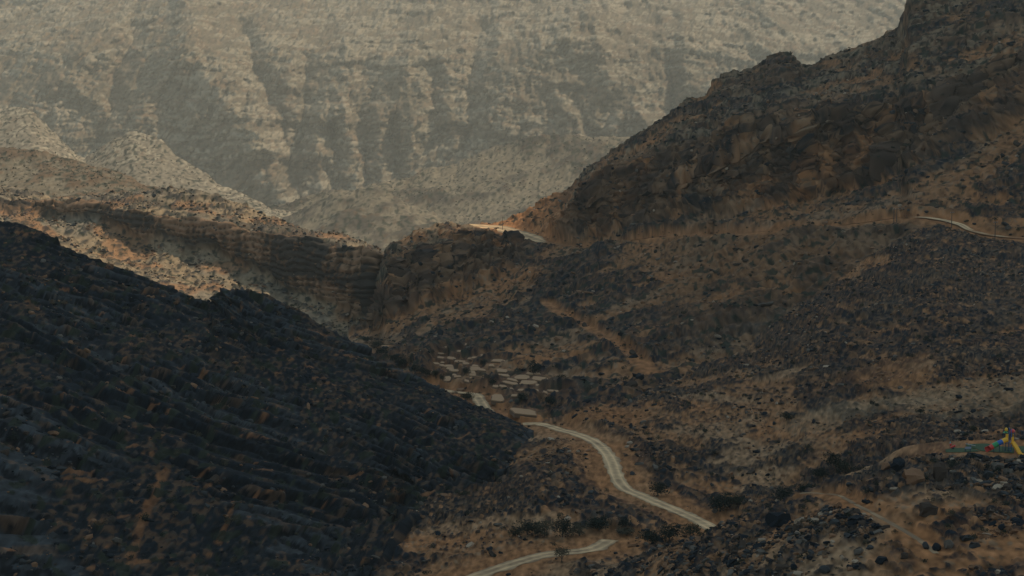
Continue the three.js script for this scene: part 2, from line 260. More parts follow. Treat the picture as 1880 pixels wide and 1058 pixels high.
buildSheet(spur, 'cliff_spur', 'flat-topped spur with a dark streaked cliff dropping into the gorge', (x, y, z, u, v, o) => {
  const edge = spur.line(1, u)[0], foot = spur.line(2, u)[0], cl = sstep(edge - 3, edge + 2, v) * sstep(foot + 8, foot - 3, v), below = v > foot;
  const n1 = fbm(x * 0.012, y * 0.012, z * 0.01, 3), n2 = fbm(x * 0.06, y * 0.06, z * 0.03, 4), n3 = noise(x * 0.4, y * 0.4, z * 0.15), w = worley(x * 0.2, y * 0.35, z * 0.07);
  const dip = y + 0.05 * x, str = saw(dip / 4.2 + 1.5 * n2, 0.7), col = ridged(x * 0.06, y * 0.006, z * 0.03, 3), b = sstep(0.04, 0.3, w.f2 - w.f1);
  o.h = 7 * n1 + 2.6 * n2 + 0.5 * n3 + cl * (6 * ridged(x * 0.025, y * 0.004, z * 0.01, 3) + 1.6 * col + 2.0 * (1 - str)) + (1 - cl) * (1.6 * (1 - str) * !below + 1.3 * b * (w.id > 0.55));
  paint(o, COL.tan, 0.8); blend(o, COL.dust, sstep(-0.1, 0.2, n1 + 0.6 * n2) * 0.8, 0.85); blend(o, COL.soil, sstep(0.05, 0.25, noise(x * 0.02, y * 0.03, z * 0.02 + 5) + 0.5 * n2) * 0.7);
  if (w.id > 0.55) blend(o, w.id > 0.8 ? COL.slate : COL.slate2, 0.8 * b, 1.1);
  if (!below && cl < 0.5) blend(o, COL.slate2, 0.75 * sstep(0.45, 0.6, bed1(dip / 1.8 + 3 * n2)), 1.2);
  const stain = 1.0 * noise(x * 0.035, y * 0.06, 7.3) + 0.45 * noise(x * 0.35, y * 0.07, z * 0.1) + 0.8 * n2 + 0.2 * n3 - 0.08;
  blend(o, stain > 0.14 ? COL.cliff : stain > -0.1 ? COL.brown : COL.slate2, cl * 0.95, stain > 0.14 ? 1.1 : 0.9); if (str > 0.92 || col < -0.3) blend(o, COL.crack, cl * 0.8);
  if (noise(x * 0.2, y * 0.2, z * 0.2 + 60) > 0.3 && cl < 0.3) blend(o, COL.scrub, 0.8);
  grain(o, 0.8 + 0.45 * clamp(n3 + 0.45));
});

// ---- main sheet: knoll, pass, right-hand mountain, the slopes down to the terraces
const main = new Sheet({ u0: 640, u1: 2060, back: 0.5, smooth: 7, jitter: [2, 16, 5], lines: [
  [[640, 600, 1000], [684, 592, 1010], [695, 520, 1100], [704, 468, 1150], [720, 446, 1180], [760, 426, 1215], [800, 416, 1245], [880, 412, 1300], [920, 411, 1325], [960, 398, 1335], [1000, 375, 1335], [1040, 350, 1325], [1075, 312, 1330], [1100, 291, 1340], [1160, 256, 1340], [1220, 216, 1340], [1270, 182, 1335], [1302, 173, 1330], [1310, 152, 1330], [1340, 139, 1330], [1380, 131, 1325], [1405, 119, 1320], [1425, 106, 1315], [1440, 103, 1310], [1455, 107, 1310], [1470, 121, 1300], [1500, 118, 1290], [1540, 98, 1280], [1600, 72, 1260], [1648, 48, 1240], [1661, 38, 1230], [1664, 0, 1235], [1672, -50, 1240], [1880, -70, 1250], [2060, -80, 1250]],
  [[640, 608, 995], [684, 598, 1005], [700, 540, 1040], [720, 500, 1090], [760, 470, 1120], [820, 450, 1150], [900, 440, 1200], [960, 432, 1235], [1000, 430, 1215], [1040, 385, 1205], [1100, 335, 1185], [1200, 300, 1150], [1300, 262, 1110], [1400, 232, 1075], [1500, 215, 1040], [1600, 205, 1010], [1700, 190, 985], [1800, 150, 960], [2060, 20, 920]],
  [[640, 612, 990], [684, 604, 1000], [720, 585, 1010], [760, 572, 1015], [820, 545, 1040], [900, 520, 1065], [960, 490, 1110], [1000, 449, 1165], [1050, 442, 1150], [1100, 438, 1130], [1150, 430, 1105], [1200, 416, 1085], [1300, 400, 1045], [1400, 387, 1005], [1500, 366, 970], [1600, 340, 940], [1700, 300, 915], [1800, 255, 895], [1900, 210, 875], [2060, 130, 850]],
  [[640, 616, 980], [720, 600, 985], [820, 560, 1010], [900, 535, 1030], [1000, 456, 1140], [1060, 450, 1125], [1120, 447, 1090], [1220, 433, 1030], [1330, 430, 960], [1450, 421, 890], [1540, 414, 845], [1680, 397, 790], [1760, 408, 760], [1850, 434, 730], [2060, 440, 690]],
  [[640, 625, 960], [720, 615, 950], [850, 590, 920], [1000, 535, 965], [1200, 520, 900], [1400, 515, 800], [1560, 500, 735], [1700, 470, 725], [2060, 500, 650]],
  [[640, 640, 930], [720, 640, 870], [850, 635, 800], [1000, 605, 825], [1200, 600, 750], [1350, 620, 670], [2060, 600, 600]],
  [[640, 690, 790], [760, 690, 745], [900, 690, 665], [1000, 690, 645], [1150, 700, 600], [1300, 715, 560], [2060, 720, 560]],
  [[640, 730, 690], [780, 728, 670], [880, 735, 590], [920, 765, 535], [1000, 785, 505], [1150, 780, 510], [2060, 780, 520]],
  [[640, 800, 560], [920, 800, 510], [2060, 840, 490]],
] });
const passRoad = makeRoad(main, [[868, 414], [890, 415], [915, 419], [945, 427], [975, 436], [1000, 444], [1030, 450], [1070, 450], [1120, 447], [1220, 433], [1330, 430], [1450, 421], [1540, 414], [1620, 404], [1680, 396], [1720, 402], [1748, 406], [1766, 411], [1776, 420], [1790, 426], [1815, 432], [1850, 436], [1900, 438], [1990, 440]], 3, { every: 5, win: 3, shoulder: 1.8, bank: 7, lift: 0.6, width: (u) => mix(5.5, 1.5, sstep(980, 1005, u)) + 0.4 * sstep(1670, 1690, u) * sstep(1790, 1770, u), tilt: (u) => mix(0.3, 0.02, sstep(990, 1050, u)) + 0.05 * sstep(1640, 1700, u) });
const trail = makeRoad(main, [[1005, 555], [1035, 578], [1065, 592], [1100, 612], [1130, 632], [1165, 655], [1200, 690]], 0.7, { every: 3, win: 3, shoulder: 0.8, bank: 3, lift: 0 });
const valleyRoad = makeRoad(main, [[770, 706], [790, 711], [815, 717], [840, 720], [858, 722], [872, 724], [880, 734], [888, 747], [898, 761], [911, 766], [930, 774]], 2.6, { every: 2, win: 5, shoulder: 2, bank: 6, lift: 0.3 });
function planePoint(u, v, y) { const q = toWorld(u, v, 100), k = (y - CAMY) / (q[1] - CAMY); return new THREE.Vector3(q[0] * k, y, q[2] * k); }
const fields = [[751, 651, 26, 5, 3], [868, 689, 12, 4, 1], [867, 683, 11, 3, 1], [873, 676, 18, 3, 1], [915, 663, 25, 5, 1], [890, 654, 15, 4, 3], [921, 681, 19, 6, 2], [937, 704, 30, 5, 5], [941, 698, 20, 4, 4], [958, 693, 24, 8, 0], [991, 696, 28, 7, 3], [970, 703, 32, 8, 1], [914, 732, 22, 12, 0], [962, 757, 50, 9, 7], [945, 727, 12, 4, 0], [983, 718, 12, 4, 1], [1018, 719, 24, 3, 3], [826, 677, 13, 4, 0], [821, 696, 12, 8, 0], [840, 692, 13, 3, 0], [974, 687, 14, 4, 2], [848, 664, 12, 3, 1], [800, 668, 14, 3, 1]];
for (let k = 0; k < 16; k++) fields.push([700 + 190 * rnd(), 632 + 50 * rnd(), 7 + 12 * rnd(), 2 + 1.5 * rnd(), 2 * rnd()]);
for (let k = 0; k < 26; k++) { const t = rnd(); fields.push([mix(760, 1000, t) + 40 * (rnd() - 0.5), mix(655, 712, t) + 44 * (rnd() - 0.5), 7 + 11 * rnd(), 2.2 + 2 * rnd(), 2 * rnd()]); }
const fieldFlats = fields.map(([u, v, w, h]) => { const b = main.at(u, v), k = -b[2] / F, c = planePoint(u, v, b[1]), rx = w / 2 * k + 1.5, rz = Math.abs(planePoint(u, v - h / 2 - 1, b[1]).z - planePoint(u, v + h / 2 + 1, b[1]).z) / 2 + 3; return { inside(x, z) { const dx = (x - c.x) / rx, dz = (z - c.z) / rz, e = dx * dx + dz * dz; return e > 2.6 ? 0 : 1 - sstep(1.1, 1.6, Math.sqrt(e)); }, y: () => b[1], soil: 0.3 }; });
const streakA = main.at(1690, 425), streakB = main.at(1340, 600), streakL = Math.hypot(streakB[0] - streakA[0], streakB[2] - streakA[2]), streakX = (streakB[0] - streakA[0]) / streakL, streakZ = (streakB[2] - streakA[2]) / streakL;
buildSheet(main, 'mountain', 'dark rocky mountain and brown slopes falling to the terraced valley', (x, y, z, u, v, o, soil) => {
  const L1 = main.line(1, u)[0], L2 = main.line(2, u)[0], cl = sstep(L1 - 6, L1 + 6, v) * sstep(L2 + 4, L2 - 6, v), up = sstep(L1 + 4, L1 - 8, v);
  const n0 = fbm(x * 0.005, y * 0.005, z * 0.004 + 3, 2), n1 = fbm(x * 0.013, y * 0.013, z * 0.009, 3), n2 = fbm(x * 0.06, y * 0.06, z * 0.03, 4), n3 = noise(x * 0.4, y * 0.4, z * 0.13), n4 = noise(x * 0.9, y * 0.9, z * 0.3);
  const dip = y - 0.26 * x + 0.03 * z, str = saw(dip / 6.5 + 1.6 * n2 + n1, 0.7), str2 = saw(dip / 2.3 + 2.2 * n2, 0.65), ks = noise(x * 0.02 + 3, y * 0.03, z * 0.012) > 0.03 ? 1 : 2.1, w = worley(x * 0.3 * ks, dip * 0.45 * ks, z * 0.075 * ks), id = w.id, block = sstep(0.03, 0.3, w.f2 - w.f1), w2 = worley(x * 0.7, y * 0.9, z * 0.16), b2 = sstep(0.03, 0.3, w2.f2 - w2.f1);
  const rocky = sstep(-0.05, 0.08, 0.8 * n2 + 1.1 * n1 + 1.0 * n0 + 0.06 - 0.4 * soil + 0.2 * up + 0.9 * fbm((x * streakZ - z * streakX) * 0.03, y * 0.01, (x * streakX + z * streakZ) * 0.006, 3) * (1 - up) + 0.15 * sstep(600, 700, v) + 0.12 * sstep(1250, 1350, u) * sstep(470, 520, v)), fac = ridged(x * 0.035, y * 0.012, z * 0.02, 3);
  const gully = ridged(x * 0.03 + y * 0.1, 0.3, z * 0.014, 3);
  const nose = sstep(1075, 985, u) * sstep(448, 425, v) * sstep(880, 930, u);
  const across = x * streakZ - z * streakX, along = x * streakX + z * streakZ, onStreak = sstep(1150, 1300, u) * sstep(680, 600, v) * sstep(395, 440, v) * (1 - cl) * (1 - up), streak = ridged(across * 0.05 + 0.4 * n2, along * 0.008, 4, 3);
  const qd = dip / 4.4 + 1.3 * n2 + 1.2 * n1 + 0.25 * n3, fd = qd - Math.floor(qd), frac = ridged(x * 0.07 + 0.5 * n2, y * 0.035, z * 0.06, 3);
  o.h = (1 - 0.85 * soil) * (onStreak * 4.5 * streak + 8 * n1 + 2.6 * n2 * (1 - 0.75 * cl) + cl * 3.6 * frac + 0.5 * n3 + cl * (4.5 * fac + 3.4 * (1 - str) + 2 * (1 - str2) + 1.8 * block * id + 0.5 * b2) + (1 - cl) * (rocky * (1.6 * (0.5 - str) + 0.8 * (0.5 - str2) + 0.6 * block * (id > 0.35)) + 0.25 * b2 * (w2.id > 0.6) + 3 * gully));
  paint(o, COL.soil, 0.95); blend(o, COL.rust, sstep(0.02, 0.3, noise(x * 0.013, y * 0.02, z * 0.013 + 8) + 0.4 * n2) * 0.6);
  blend(o, COL.gravel, sstep(0.05, 0.3, noise(x * 0.02 + 60, y * 0.02, z * 0.02) + 0.3 * n3) * 0.6);
  if (w2.id > 0.55) blend(o, w2.id > 0.8 ? COL.slate : w2.id > 0.7 ? COL.brown : COL.gravel, (1 - soil * 0.7) * 0.75 * b2);
  blend(o, id > 0.86 ? COL.slate2 : id > 0.7 ? COL.brown : COL.slate, clamp(rocky * (0.62 + 0.38 * block)), 1.0);
  blend(o, COL.brown, (up + cl) * rocky * 0.8 * sstep(0.5, 0.7, bed1(dip / 3.1 + 2 * n2 + n1)), 1.2);
  blend(o, COL.cliff, cl * sstep(-0.05, 0.2, noise(x * 0.022, y * 0.012, z * 0.02) + n2 * 0.5) * 0.85, 0.8);
  blend(o, COL.slate, cl * 0.55 * sstep(0.1, -0.1, noise(x * 0.1, y * 0.02, z * 0.05) + 0.5 * n2));
  blend(o, COL.tan, 0.6 * up * sstep(0.05, 0.2, n2 + 0.3 * n3) * sstep(0.25, -0.1, n1), 0.8);
  blend(o, streak > 0.25 ? COL.brown : COL.gravel, onStreak * (0.3 + 0.25 * (streak > 0.25)) * sstep(-0.3, 0.1, n2 + 0.3 * n3 + 0.2));
  if (fd < 0.16) blend(o, COL.crack, (cl * 0.85 + up * 0.7) * sstep(-0.2, 0.1, n2 + 0.4 * n3)); if (frac < -0.25) blend(o, COL.crack, cl * 0.8);
  blend(o, COL.rust, soil * 0.7, 1.0); blend(o, COL.rust, nose * 0.8, 1.3);
  if (noise(x * 0.25, y * 0.25, z * 0.1 + 60) > 0.3 && cl < 0.3) blend(o, COL.scrub, 0.85 * (1 - soil));
  grain(o, 0.65 + 0.6 * clamp(n3 + 0.45) + 0.3 * n4);
}, { roads: [passRoad, valleyRoad, trail], flats: fieldFlats, push: feature([
  [[[1900, 140], [1800, 195], [1740, 238], [1640, 318], [1560, 366]], 42, -14], [[[1240, 345], [1400, 262], [1560, 216], [1740, 190]], 26, 8], [[[1080, 330], [1110, 380], [1120, 430]], 36, 9], [[[1180, 300], [1190, 360], [1200, 410]], 24, -8], [[[1300, 270], [1330, 330], [1330, 390]], 40, 9],
  [[[1400, 250], [1420, 320], [1410, 375]], 26, -8], [[[1470, 235], [1500, 290], [1490, 350]], 40, 11], [[[1545, 230], [1560, 300], [1540, 350]], 22, -9], [[[1620, 215], [1650, 260], [1630, 310]], 36, 9], [[[1350, 150], [1420, 190], [1560, 200]], 40, 6],
  [[[720, 460], [730, 520], [725, 580]], 16, 10], [[[760, 440], [765, 500], [770, 560]], 14, -9], [[[800, 430], [815, 490], [820, 540]], 22, 9], [[[870, 430], [880, 480], [900, 515]], 20, -8],
  [[[1230, 600], [1280, 640], [1300, 690]], 50, 9], [[[1180, 560], [1210, 620], [1200, 690]], 30, -8], [[[1010, 590], [1060, 640], [1050, 690]], 46, 8], [[[940, 560], [960, 620], [930, 660]], 26, -5], [[[1420, 440], [1340, 520], [1240, 600]], 30, -7], [[[1600, 430], [1480, 520], [1360, 600]], 26, 7],
]) });

// ---- right-hand rocky hill and the valley floor with the road
const hill = new Sheet({ u0: 560, u1: 2040, back: 0.35, smooth: 9, lines: [
  [[560, 930, 395], [700, 925, 400], [760, 910, 410], [850, 880, 435], [900, 840, 458], [960, 788, 482], [1000, 777, 480], [1040, 773, 482], [1070, 757, 498], [1100, 752, 500], [1150, 744, 512], [1200, 722, 530], [1240, 702, 550], [1300, 673, 580], [1380, 636, 620], [1450, 580, 650], [1560, 500, 690], [1600, 470, 705], [1640, 450, 716], [1690, 425, 730], [1725, 418, 735], [1760, 428, 722], [1800, 446, 705], [1880, 452, 680], [2040, 455, 640]],
  [[560, 936, 388], [760, 920, 395], [850, 895, 415], [960, 800, 465], [1040, 785, 465], [1150, 775, 470], [1240, 760, 480], [1380, 710, 520], [1560, 640, 540], [1725, 560, 570], [1880, 560, 540], [2040, 560, 510]],
  [[560, 940, 380], [760, 930, 380], [880, 900, 398], [1000, 850, 415], [1130, 850, 408], [1300, 830, 425], [1500, 780, 440], [1700, 720, 450], [1880, 690, 440], [2040, 680, 430]],
  [[560, 950, 368], [760, 945, 360], [1000, 910, 372], [1150, 895, 386], [1300, 890, 390], [1500, 860, 392], [1700, 810, 395], [1880, 780, 385], [2040, 760, 380]],
  [[560, 990, 340], [760, 985, 335], [1000, 970, 340], [1310, 970, 341], [1500, 950, 350], [1700, 920, 350], [2040, 880, 350]],
  [[560, 1070, 296], [1000, 1060, 296], [1310, 1060, 298], [2040, 1060, 300]],
  [[560, 1170, 255], [2040, 1170, 255]],
] });
const hillRoad = makeRoad(hill, [[960, 776, -0.4], [985, 779], [1002, 781], [1030, 789], [1065, 799], [1090, 810], [1108, 825], [1122, 845], [1130, 868], [1138, 886], [1152, 900], [1172, 908], [1205, 922], [1245, 939], [1285, 957], [1312, 973], [1340, 995], [1370, 1020]], 2.0, { every: 1.2, win: 6, shoulder: 1.0, bank: 7 });
const lowRoad = makeRoad(hill, [[760, 1120], [820, 1085], [870, 1060], [920, 1042], [965, 1028], [1005, 1018], [1040, 1014], [1072, 1011], [1098, 1004], [1120, 992]], 2.0, { every: 1.2, win: 6, shoulder: 1.6, bank: 6 });
const playY = toWorld(1830, 826, 250)[1];
const ground = new Sheet({ u0: 1090, u1: 2040, back: 0.5, smooth: 12, lines: [
  [[1090, 1052, 290], [1180, 1022, 276], [1250, 996, 268], [1330, 966, 262], [1400, 938, 258], [1500, 900, 256], [1560, 874, 258], [1620, 850, 262], [1680, 826, 266], [1730, 809, 269], [1780, 800, 271], [1830, 795, 272], [1880, 792, 272], [2040, 785, 272]],
  [[1090, 1060, 286], [1250, 1010, 258], [1400, 955, 245], [1560, 895, 240], [1680, 845, 246], [1750, 832, 247], [1880, 840, 243], [2040, 842, 242]],
  [[1090, 1070, 282], [1250, 1050, 240], [1400, 1005, 222], [1560, 960, 212], [1720, 930, 208], [1880, 920, 206], [2040, 920, 204]],
  [[1090, 1100, 268], [1250, 1100, 224], [1500, 1080, 185], [1880, 1060, 168], [2040, 1060, 165]],
  [[1090, 1180, 240], [1500, 1180, 155], [2040, 1180, 138]],
] });
const spots = [[hill, 1090, 768, 15, 22, 1], [hill, 1640, 690, 16, 22, 0.5], [hill, 1790, 740, 20, 26, 0.55, true], [hill, 1560, 760, 16, 14, 0.5, true]].map(([sh, u, v, rx, rz, k, tanny]) => { const c = sh.at(u, v); return { x: c[0], z: c[2], rx, rz, k, tanny }; });
function nearLook(rockBias, tan, amp = 1) {
  return (x, y, z, u, v, o, soil) => {
    const n0 = fbm(x * 0.008, y * 0.008, z * 0.006 + 7, 2), n1 = fbm(x * 0.024, y * 0.024, z * 0.015, 3), n2 = fbm(x * 0.11, y * 0.11, z * 0.05, 4), n3 = noise(x * 0.9, y * 0.9, z * 0.3), n4 = noise(x * 2.2, y * 2.2, z * 0.7);
    const dip = y - 0.22 * x, str = saw(dip / 2.6 + 1.8 * n2 + n1, 0.7), ks = noise(x * 0.035 + 3, y * 0.04, z * 0.02) > 0.03 ? 1 : 2.1, w = worley(x * 0.55 * ks, dip * 0.9 * ks, z * 0.16 * ks), id1 = w.id, b1 = sstep(0.03, 0.28, w.f2 - w.f1), w2 = worley(x * 1.3, y * 1.6, z * 0.36), id2 = w2.id, b2 = sstep(0.04, 0.3, w2.f2 - w2.f1);
    let bare = 0, tanny = 0; for (const q of spots) { const e = Math.hypot((x - q.x) / q.rx, (z - q.z) / q.rz) + 0.5 * n2 + 0.6 * n1; if (e < 1.1) { const k = q.k * sstep(1.1, 0.75, e); if (k > bare) { bare = k; tanny = q.tanny ? k : 0; } } }
    const rocky = sstep(-0.06, 0.08, 0.8 * n2 + 1.1 * n1 + 1.2 * n0 + rockBias(u, v) + 0.9 * fbm((x * streakZ - z * streakX) * 0.06, y * 0.02, (x * streakX + z * streakZ) * 0.012, 3) - 0.6 * soil - 0.5 * bare), gully = ridged(x * 0.035 + y * 0.05, 0.7, z * 0.012, 3);
    o.h = (1 - 0.9 * soil) * (amp * (3.0 * n1 + 1.1 * n2 + 1.6 * gully) + 0.2 * n3 + rocky * (0.6 * (0.5 - str) + 0.4 * b1 * (id1 > 0.25) + 0.18 * b2 * (id2 > 0.4)) + (1 - rocky) * (0.3 * b1 * (id1 > 0.8) + 0.12 * b2 * (id2 > 0.65)));
    paint(o, COL.soil); blend(o, COL.rust, sstep(-0.05, 0.3, noise(x * 0.03, 4, z * 0.03) + 0.5 * n2) * 0.55); blend(o, COL.tan, tan * sstep(0.0, 0.3, noise(x * 0.04 + 9, 4, z * 0.03) + 0.5 * n2));
    if (id2 > 0.5) blend(o, id2 > 0.85 ? COL.slate : id2 > 0.7 ? COL.brown : COL.gravel, (1 - rocky) * (1 - 0.7 * soil) * 0.75 * b2);
    if (id1 > 0.8) blend(o, COL.slate, (1 - rocky) * (1 - soil) * 0.85 * b1);
    blend(o, id1 > 0.9 ? COL.slate2 : id1 > 0.78 ? COL.brown : id1 > 0.72 ? COL.soil : COL.slate, clamp(rocky * (0.66 + 0.34 * b1)), 1.0);
    if (id2 > 0.8) blend(o, id2 > 0.9 ? COL.slate2 : COL.cliff, rocky * b2 * 0.6);
    blend(o, tanny > 0 ? COL.tan : COL.rust, bare * 0.7, 0.8); blend(o, COL.rust, soil * 0.55, 0.9);
    grain(o, 0.6 + 0.7 * clamp(n3 + 0.45) + 0.4 * n4);
  };
}
const hillGrid = buildSheet(hill, 'valley_floor', 'brown stony valley floor rising to a dark rocky hillside', nearLook((u, v) => 0.30 * sstep(1080, 1230, u) * sstep(930, 850, v) - 0.12 * sstep(940, 1000, v) - 0.1 * sstep(1120, 1000, u) + 0.3 * sstep(860, 700, u) + 0.06, 0.4), { roads: [hillRoad, lowRoad], push: feature([[[[1720, 430], [1560, 560], [1400, 680], [1260, 760]], 60, 8], [[[1800, 470], [1680, 580], [1560, 680], [1420, 780]], 50, -8], [[[1880, 520], [1760, 620], [1680, 700]], 50, 7], [[[1560, 700], [1480, 790], [1400, 860]], 36, 5], [[[1640, 760], [1540, 830], [1440, 900]], 40, -5], [[[1300, 700], [1240, 780], [1200, 860]], 36, 4], [[[1350, 720], [1300, 800], [1260, 880]], 22, -4]]) });

// ---- left-hand dark ridge of tilted slabs
const ridge = new Sheet({ u0: -160, u1: 980, back: 0.45, smooth: 7, jitter: [0, 0, 0, 0, 0, 12], lines: [
  [[-160, 388, 472], [0, 403, 480], [40, 408, 482], [80, 425, 485], [150, 460, 490], [230, 495, 495], [300, 530, 500], [384, 563, 505], [398, 545, 497], [412, 537, 493], [440, 535, 490], [490, 541, 490], [540, 560, 492], [600, 600, 500], [680, 641, 505], [720, 679, 505], [800, 713, 500], [860, 746, 490], [930, 768, 476], [980, 792, 462]],
  [[-160, 520, 410], [0, 540, 412], [200, 600, 420], [400, 640, 430], [600, 700, 440], [720, 740, 450], [850, 790, 448], [930, 790, 455], [980, 795, 460]],
  [[-160, 700, 330], [0, 720, 332], [200, 750, 345], [400, 780, 362], [600, 820, 385], [720, 850, 395], [850, 860, 400], [930, 820, 436], [980, 799, 458]],
  [[-160, 880, 265], [0, 890, 270], [200, 900, 292], [400, 900, 318], [560, 905, 345], [660, 915, 360], [740, 925, 365], [850, 905, 384], [930, 850, 418], [980, 803, 455]],
  [[-160, 1080, 208], [0, 1080, 220], [300, 1080, 250], [500, 1060, 282], [620, 1040, 304], [700, 990, 328], [740, 945, 352], [800, 936, 368], [850, 918, 382], [930, 860, 414], [980, 808, 452]],
  [[-160, 1180, 185], [300, 1180, 222], [560, 1150, 250], [650, 1090, 280], [710, 1020, 312], [750, 960, 342], [800, 946, 360], [850, 928, 374], [930, 868, 408], [980, 812, 448]],
] });
let DIPX = 0.33, DIPZ = 0.06;
{ // the slabs dip so that their edges run along these lines of the slope
  let a = 0, b = 0, c = 0, e = 0, f = 0;
  for (const [u0, v0, u1, v1] of [[60, 640, 200, 705], [150, 700, 300, 762], [60, 900, 200, 945], [300, 800, 420, 855], [560, 740, 680, 805], [250, 600, 400, 680]]) { const p = ridge.at(u0, v0), q = ridge.at(u1, v1), X = q[0] - p[0], Y = q[1] - p[1], Z = q[2] - p[2]; a += X * X; b += X * Z; c += Z * Z; e -= X * Y; f -= Z * Y; }
  const det = a * c - b * b; DIPX = (e * c - f * b) / det; DIPZ = (a * f - b * e) / det; console.log('dip', DIPX.toFixed(3), DIPZ.toFixed(3));
}
const ridgeLines = [[[[430, 545], [560, 640], [700, 750], [830, 850]], 46, 6], [[[388, 568], [470, 680], [600, 790], [740, 895]], 46, -8], [[[305, 862], [272, 935], [245, 1010]], 24, -5], [[[440, 905], [415, 960], [398, 1005]], 12, -2], [[[130, 830], [200, 950], [230, 1070]], 44, -6], [[[0, 640], [200, 760], [420, 870], [600, 905]], 50, 5], [[[60, 480], [220, 600], [380, 700]], 36, -4], [[[0, 560], [140, 640], [300, 730], [470, 800]], 30, 4], [[[500, 600], [640, 710], [800, 800]], 20, -3], [[[640, 880], [760, 900], [850, 880]], 26, -5], [[[330, 900], [380, 960], [350, 1058]], 40, 5]];
const ridgeRust = [[[305, 862], [272, 935], [245, 1010]], [[432, 915], [415, 960], [405, 990]]];
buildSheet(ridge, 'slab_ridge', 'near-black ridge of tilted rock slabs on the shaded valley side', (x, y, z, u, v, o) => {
  const n1 = fbm(x * 0.018, y * 0.018, z * 0.012, 3), n2 = fbm(x * 0.08, y * 0.08, z * 0.04, 4), n3 = noise(x * 0.8, y * 0.8, z * 0.25), n4 = noise(x * 2, y * 2, z * 0.6);
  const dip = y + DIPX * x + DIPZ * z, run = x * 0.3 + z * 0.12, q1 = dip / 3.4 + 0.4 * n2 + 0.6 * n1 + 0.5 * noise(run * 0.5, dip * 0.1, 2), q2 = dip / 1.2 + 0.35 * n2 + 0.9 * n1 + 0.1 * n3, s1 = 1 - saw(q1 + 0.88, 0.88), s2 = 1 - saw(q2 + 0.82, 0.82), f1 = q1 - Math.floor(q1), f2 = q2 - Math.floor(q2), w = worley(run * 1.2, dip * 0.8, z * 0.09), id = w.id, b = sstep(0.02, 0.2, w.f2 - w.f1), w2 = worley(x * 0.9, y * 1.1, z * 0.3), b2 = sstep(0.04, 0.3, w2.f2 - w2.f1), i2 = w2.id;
  const rubble = sstep(0.03, 0.16, noise(x * 0.03 + 20, y * 0.04, z * 0.018) + 0.6 * n2 + 0.35 * noise(dip * 0.5, run, 4)), slab = 1 - rubble;
  o.h = sstep(990, 880, u) * (3.6 * n1 + 1.0 * n2 + slab * (2.0 * (0.4 + 0.9 * id) * (s1 - 0.5) + 1.1 * (s2 - 0.5) + 0.3 * b) + rubble * (0.25 * b + 0.3 * b2 * (i2 > 0.4)) + 0.15 * n3);
  const tone = bed1(q2 + 0.3);
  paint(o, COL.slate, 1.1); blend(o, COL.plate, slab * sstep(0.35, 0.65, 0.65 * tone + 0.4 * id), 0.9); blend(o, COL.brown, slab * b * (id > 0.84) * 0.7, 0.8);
  blend(o, COL.cliff, slab * 0.5 * (f2 > 0.2 && f2 < 0.42) * sstep(0.05, 0.3, noise(run, dip * 0.4, 9) + 0.3 * n3), 0.7);  // slab edges painted brown to look lit
  blend(o, COL.crack, slab * Math.max(0.9 * (f2 < 0.1 || f2 > 0.95), 0.95 * (f1 < 0.07 || f1 > 0.96)) * sstep(-0.4, 0.1, n3));  // recesses between slabs painted near-black, standing in for weak shading
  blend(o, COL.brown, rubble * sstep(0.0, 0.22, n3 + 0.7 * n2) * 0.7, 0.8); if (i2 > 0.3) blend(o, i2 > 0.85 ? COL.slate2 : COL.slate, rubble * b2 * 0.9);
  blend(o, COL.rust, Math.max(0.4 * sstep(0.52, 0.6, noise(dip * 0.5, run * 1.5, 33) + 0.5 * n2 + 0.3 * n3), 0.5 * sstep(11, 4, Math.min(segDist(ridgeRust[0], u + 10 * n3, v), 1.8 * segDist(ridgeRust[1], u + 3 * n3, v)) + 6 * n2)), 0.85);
  if (noise(x * 0.4, y * 0.4, z * 0.16 + 60) > 0.31) blend(o, COL.scrub, 0.9);
  grain(o, 0.68 + 0.55 * clamp(n3 + 0.45) + 0.3 * n4);
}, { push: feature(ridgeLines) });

// ---- near right-hand rise with the playground
const footpath = makeRoad(ground, [[1470, 918], [1500, 908], [1535, 908], [1570, 925], [1610, 946], [1650, 968], [1690, 992], [1720, 1015]], 0.4, { every: 1.5, win: 4, shoulder: 0.3, bank: 1.6, lift: 0.06 });
const pad = { inside(x, z) { const c = toWorld(1830, 826, 250), dx = (x - c[0]) / 17, dz = (z - c[2]) / 9.5; return 1 - sstep(0.8, 1.15, Math.sqrt(dx * dx + dz * dz)); }, y: () => playY, soil: 0.75 };
const nearGrid = buildSheet(ground, 'stony_ground', 'brown stony rise strewn with boulders below the playground', nearLook((u, v) => -0.12, 0.5, 0.3), { flats: [pad], roads: [footpath] });
console.log('terrain', grids.map((g) => g.name + ' ' + g.nc * g.nr).join(', '));

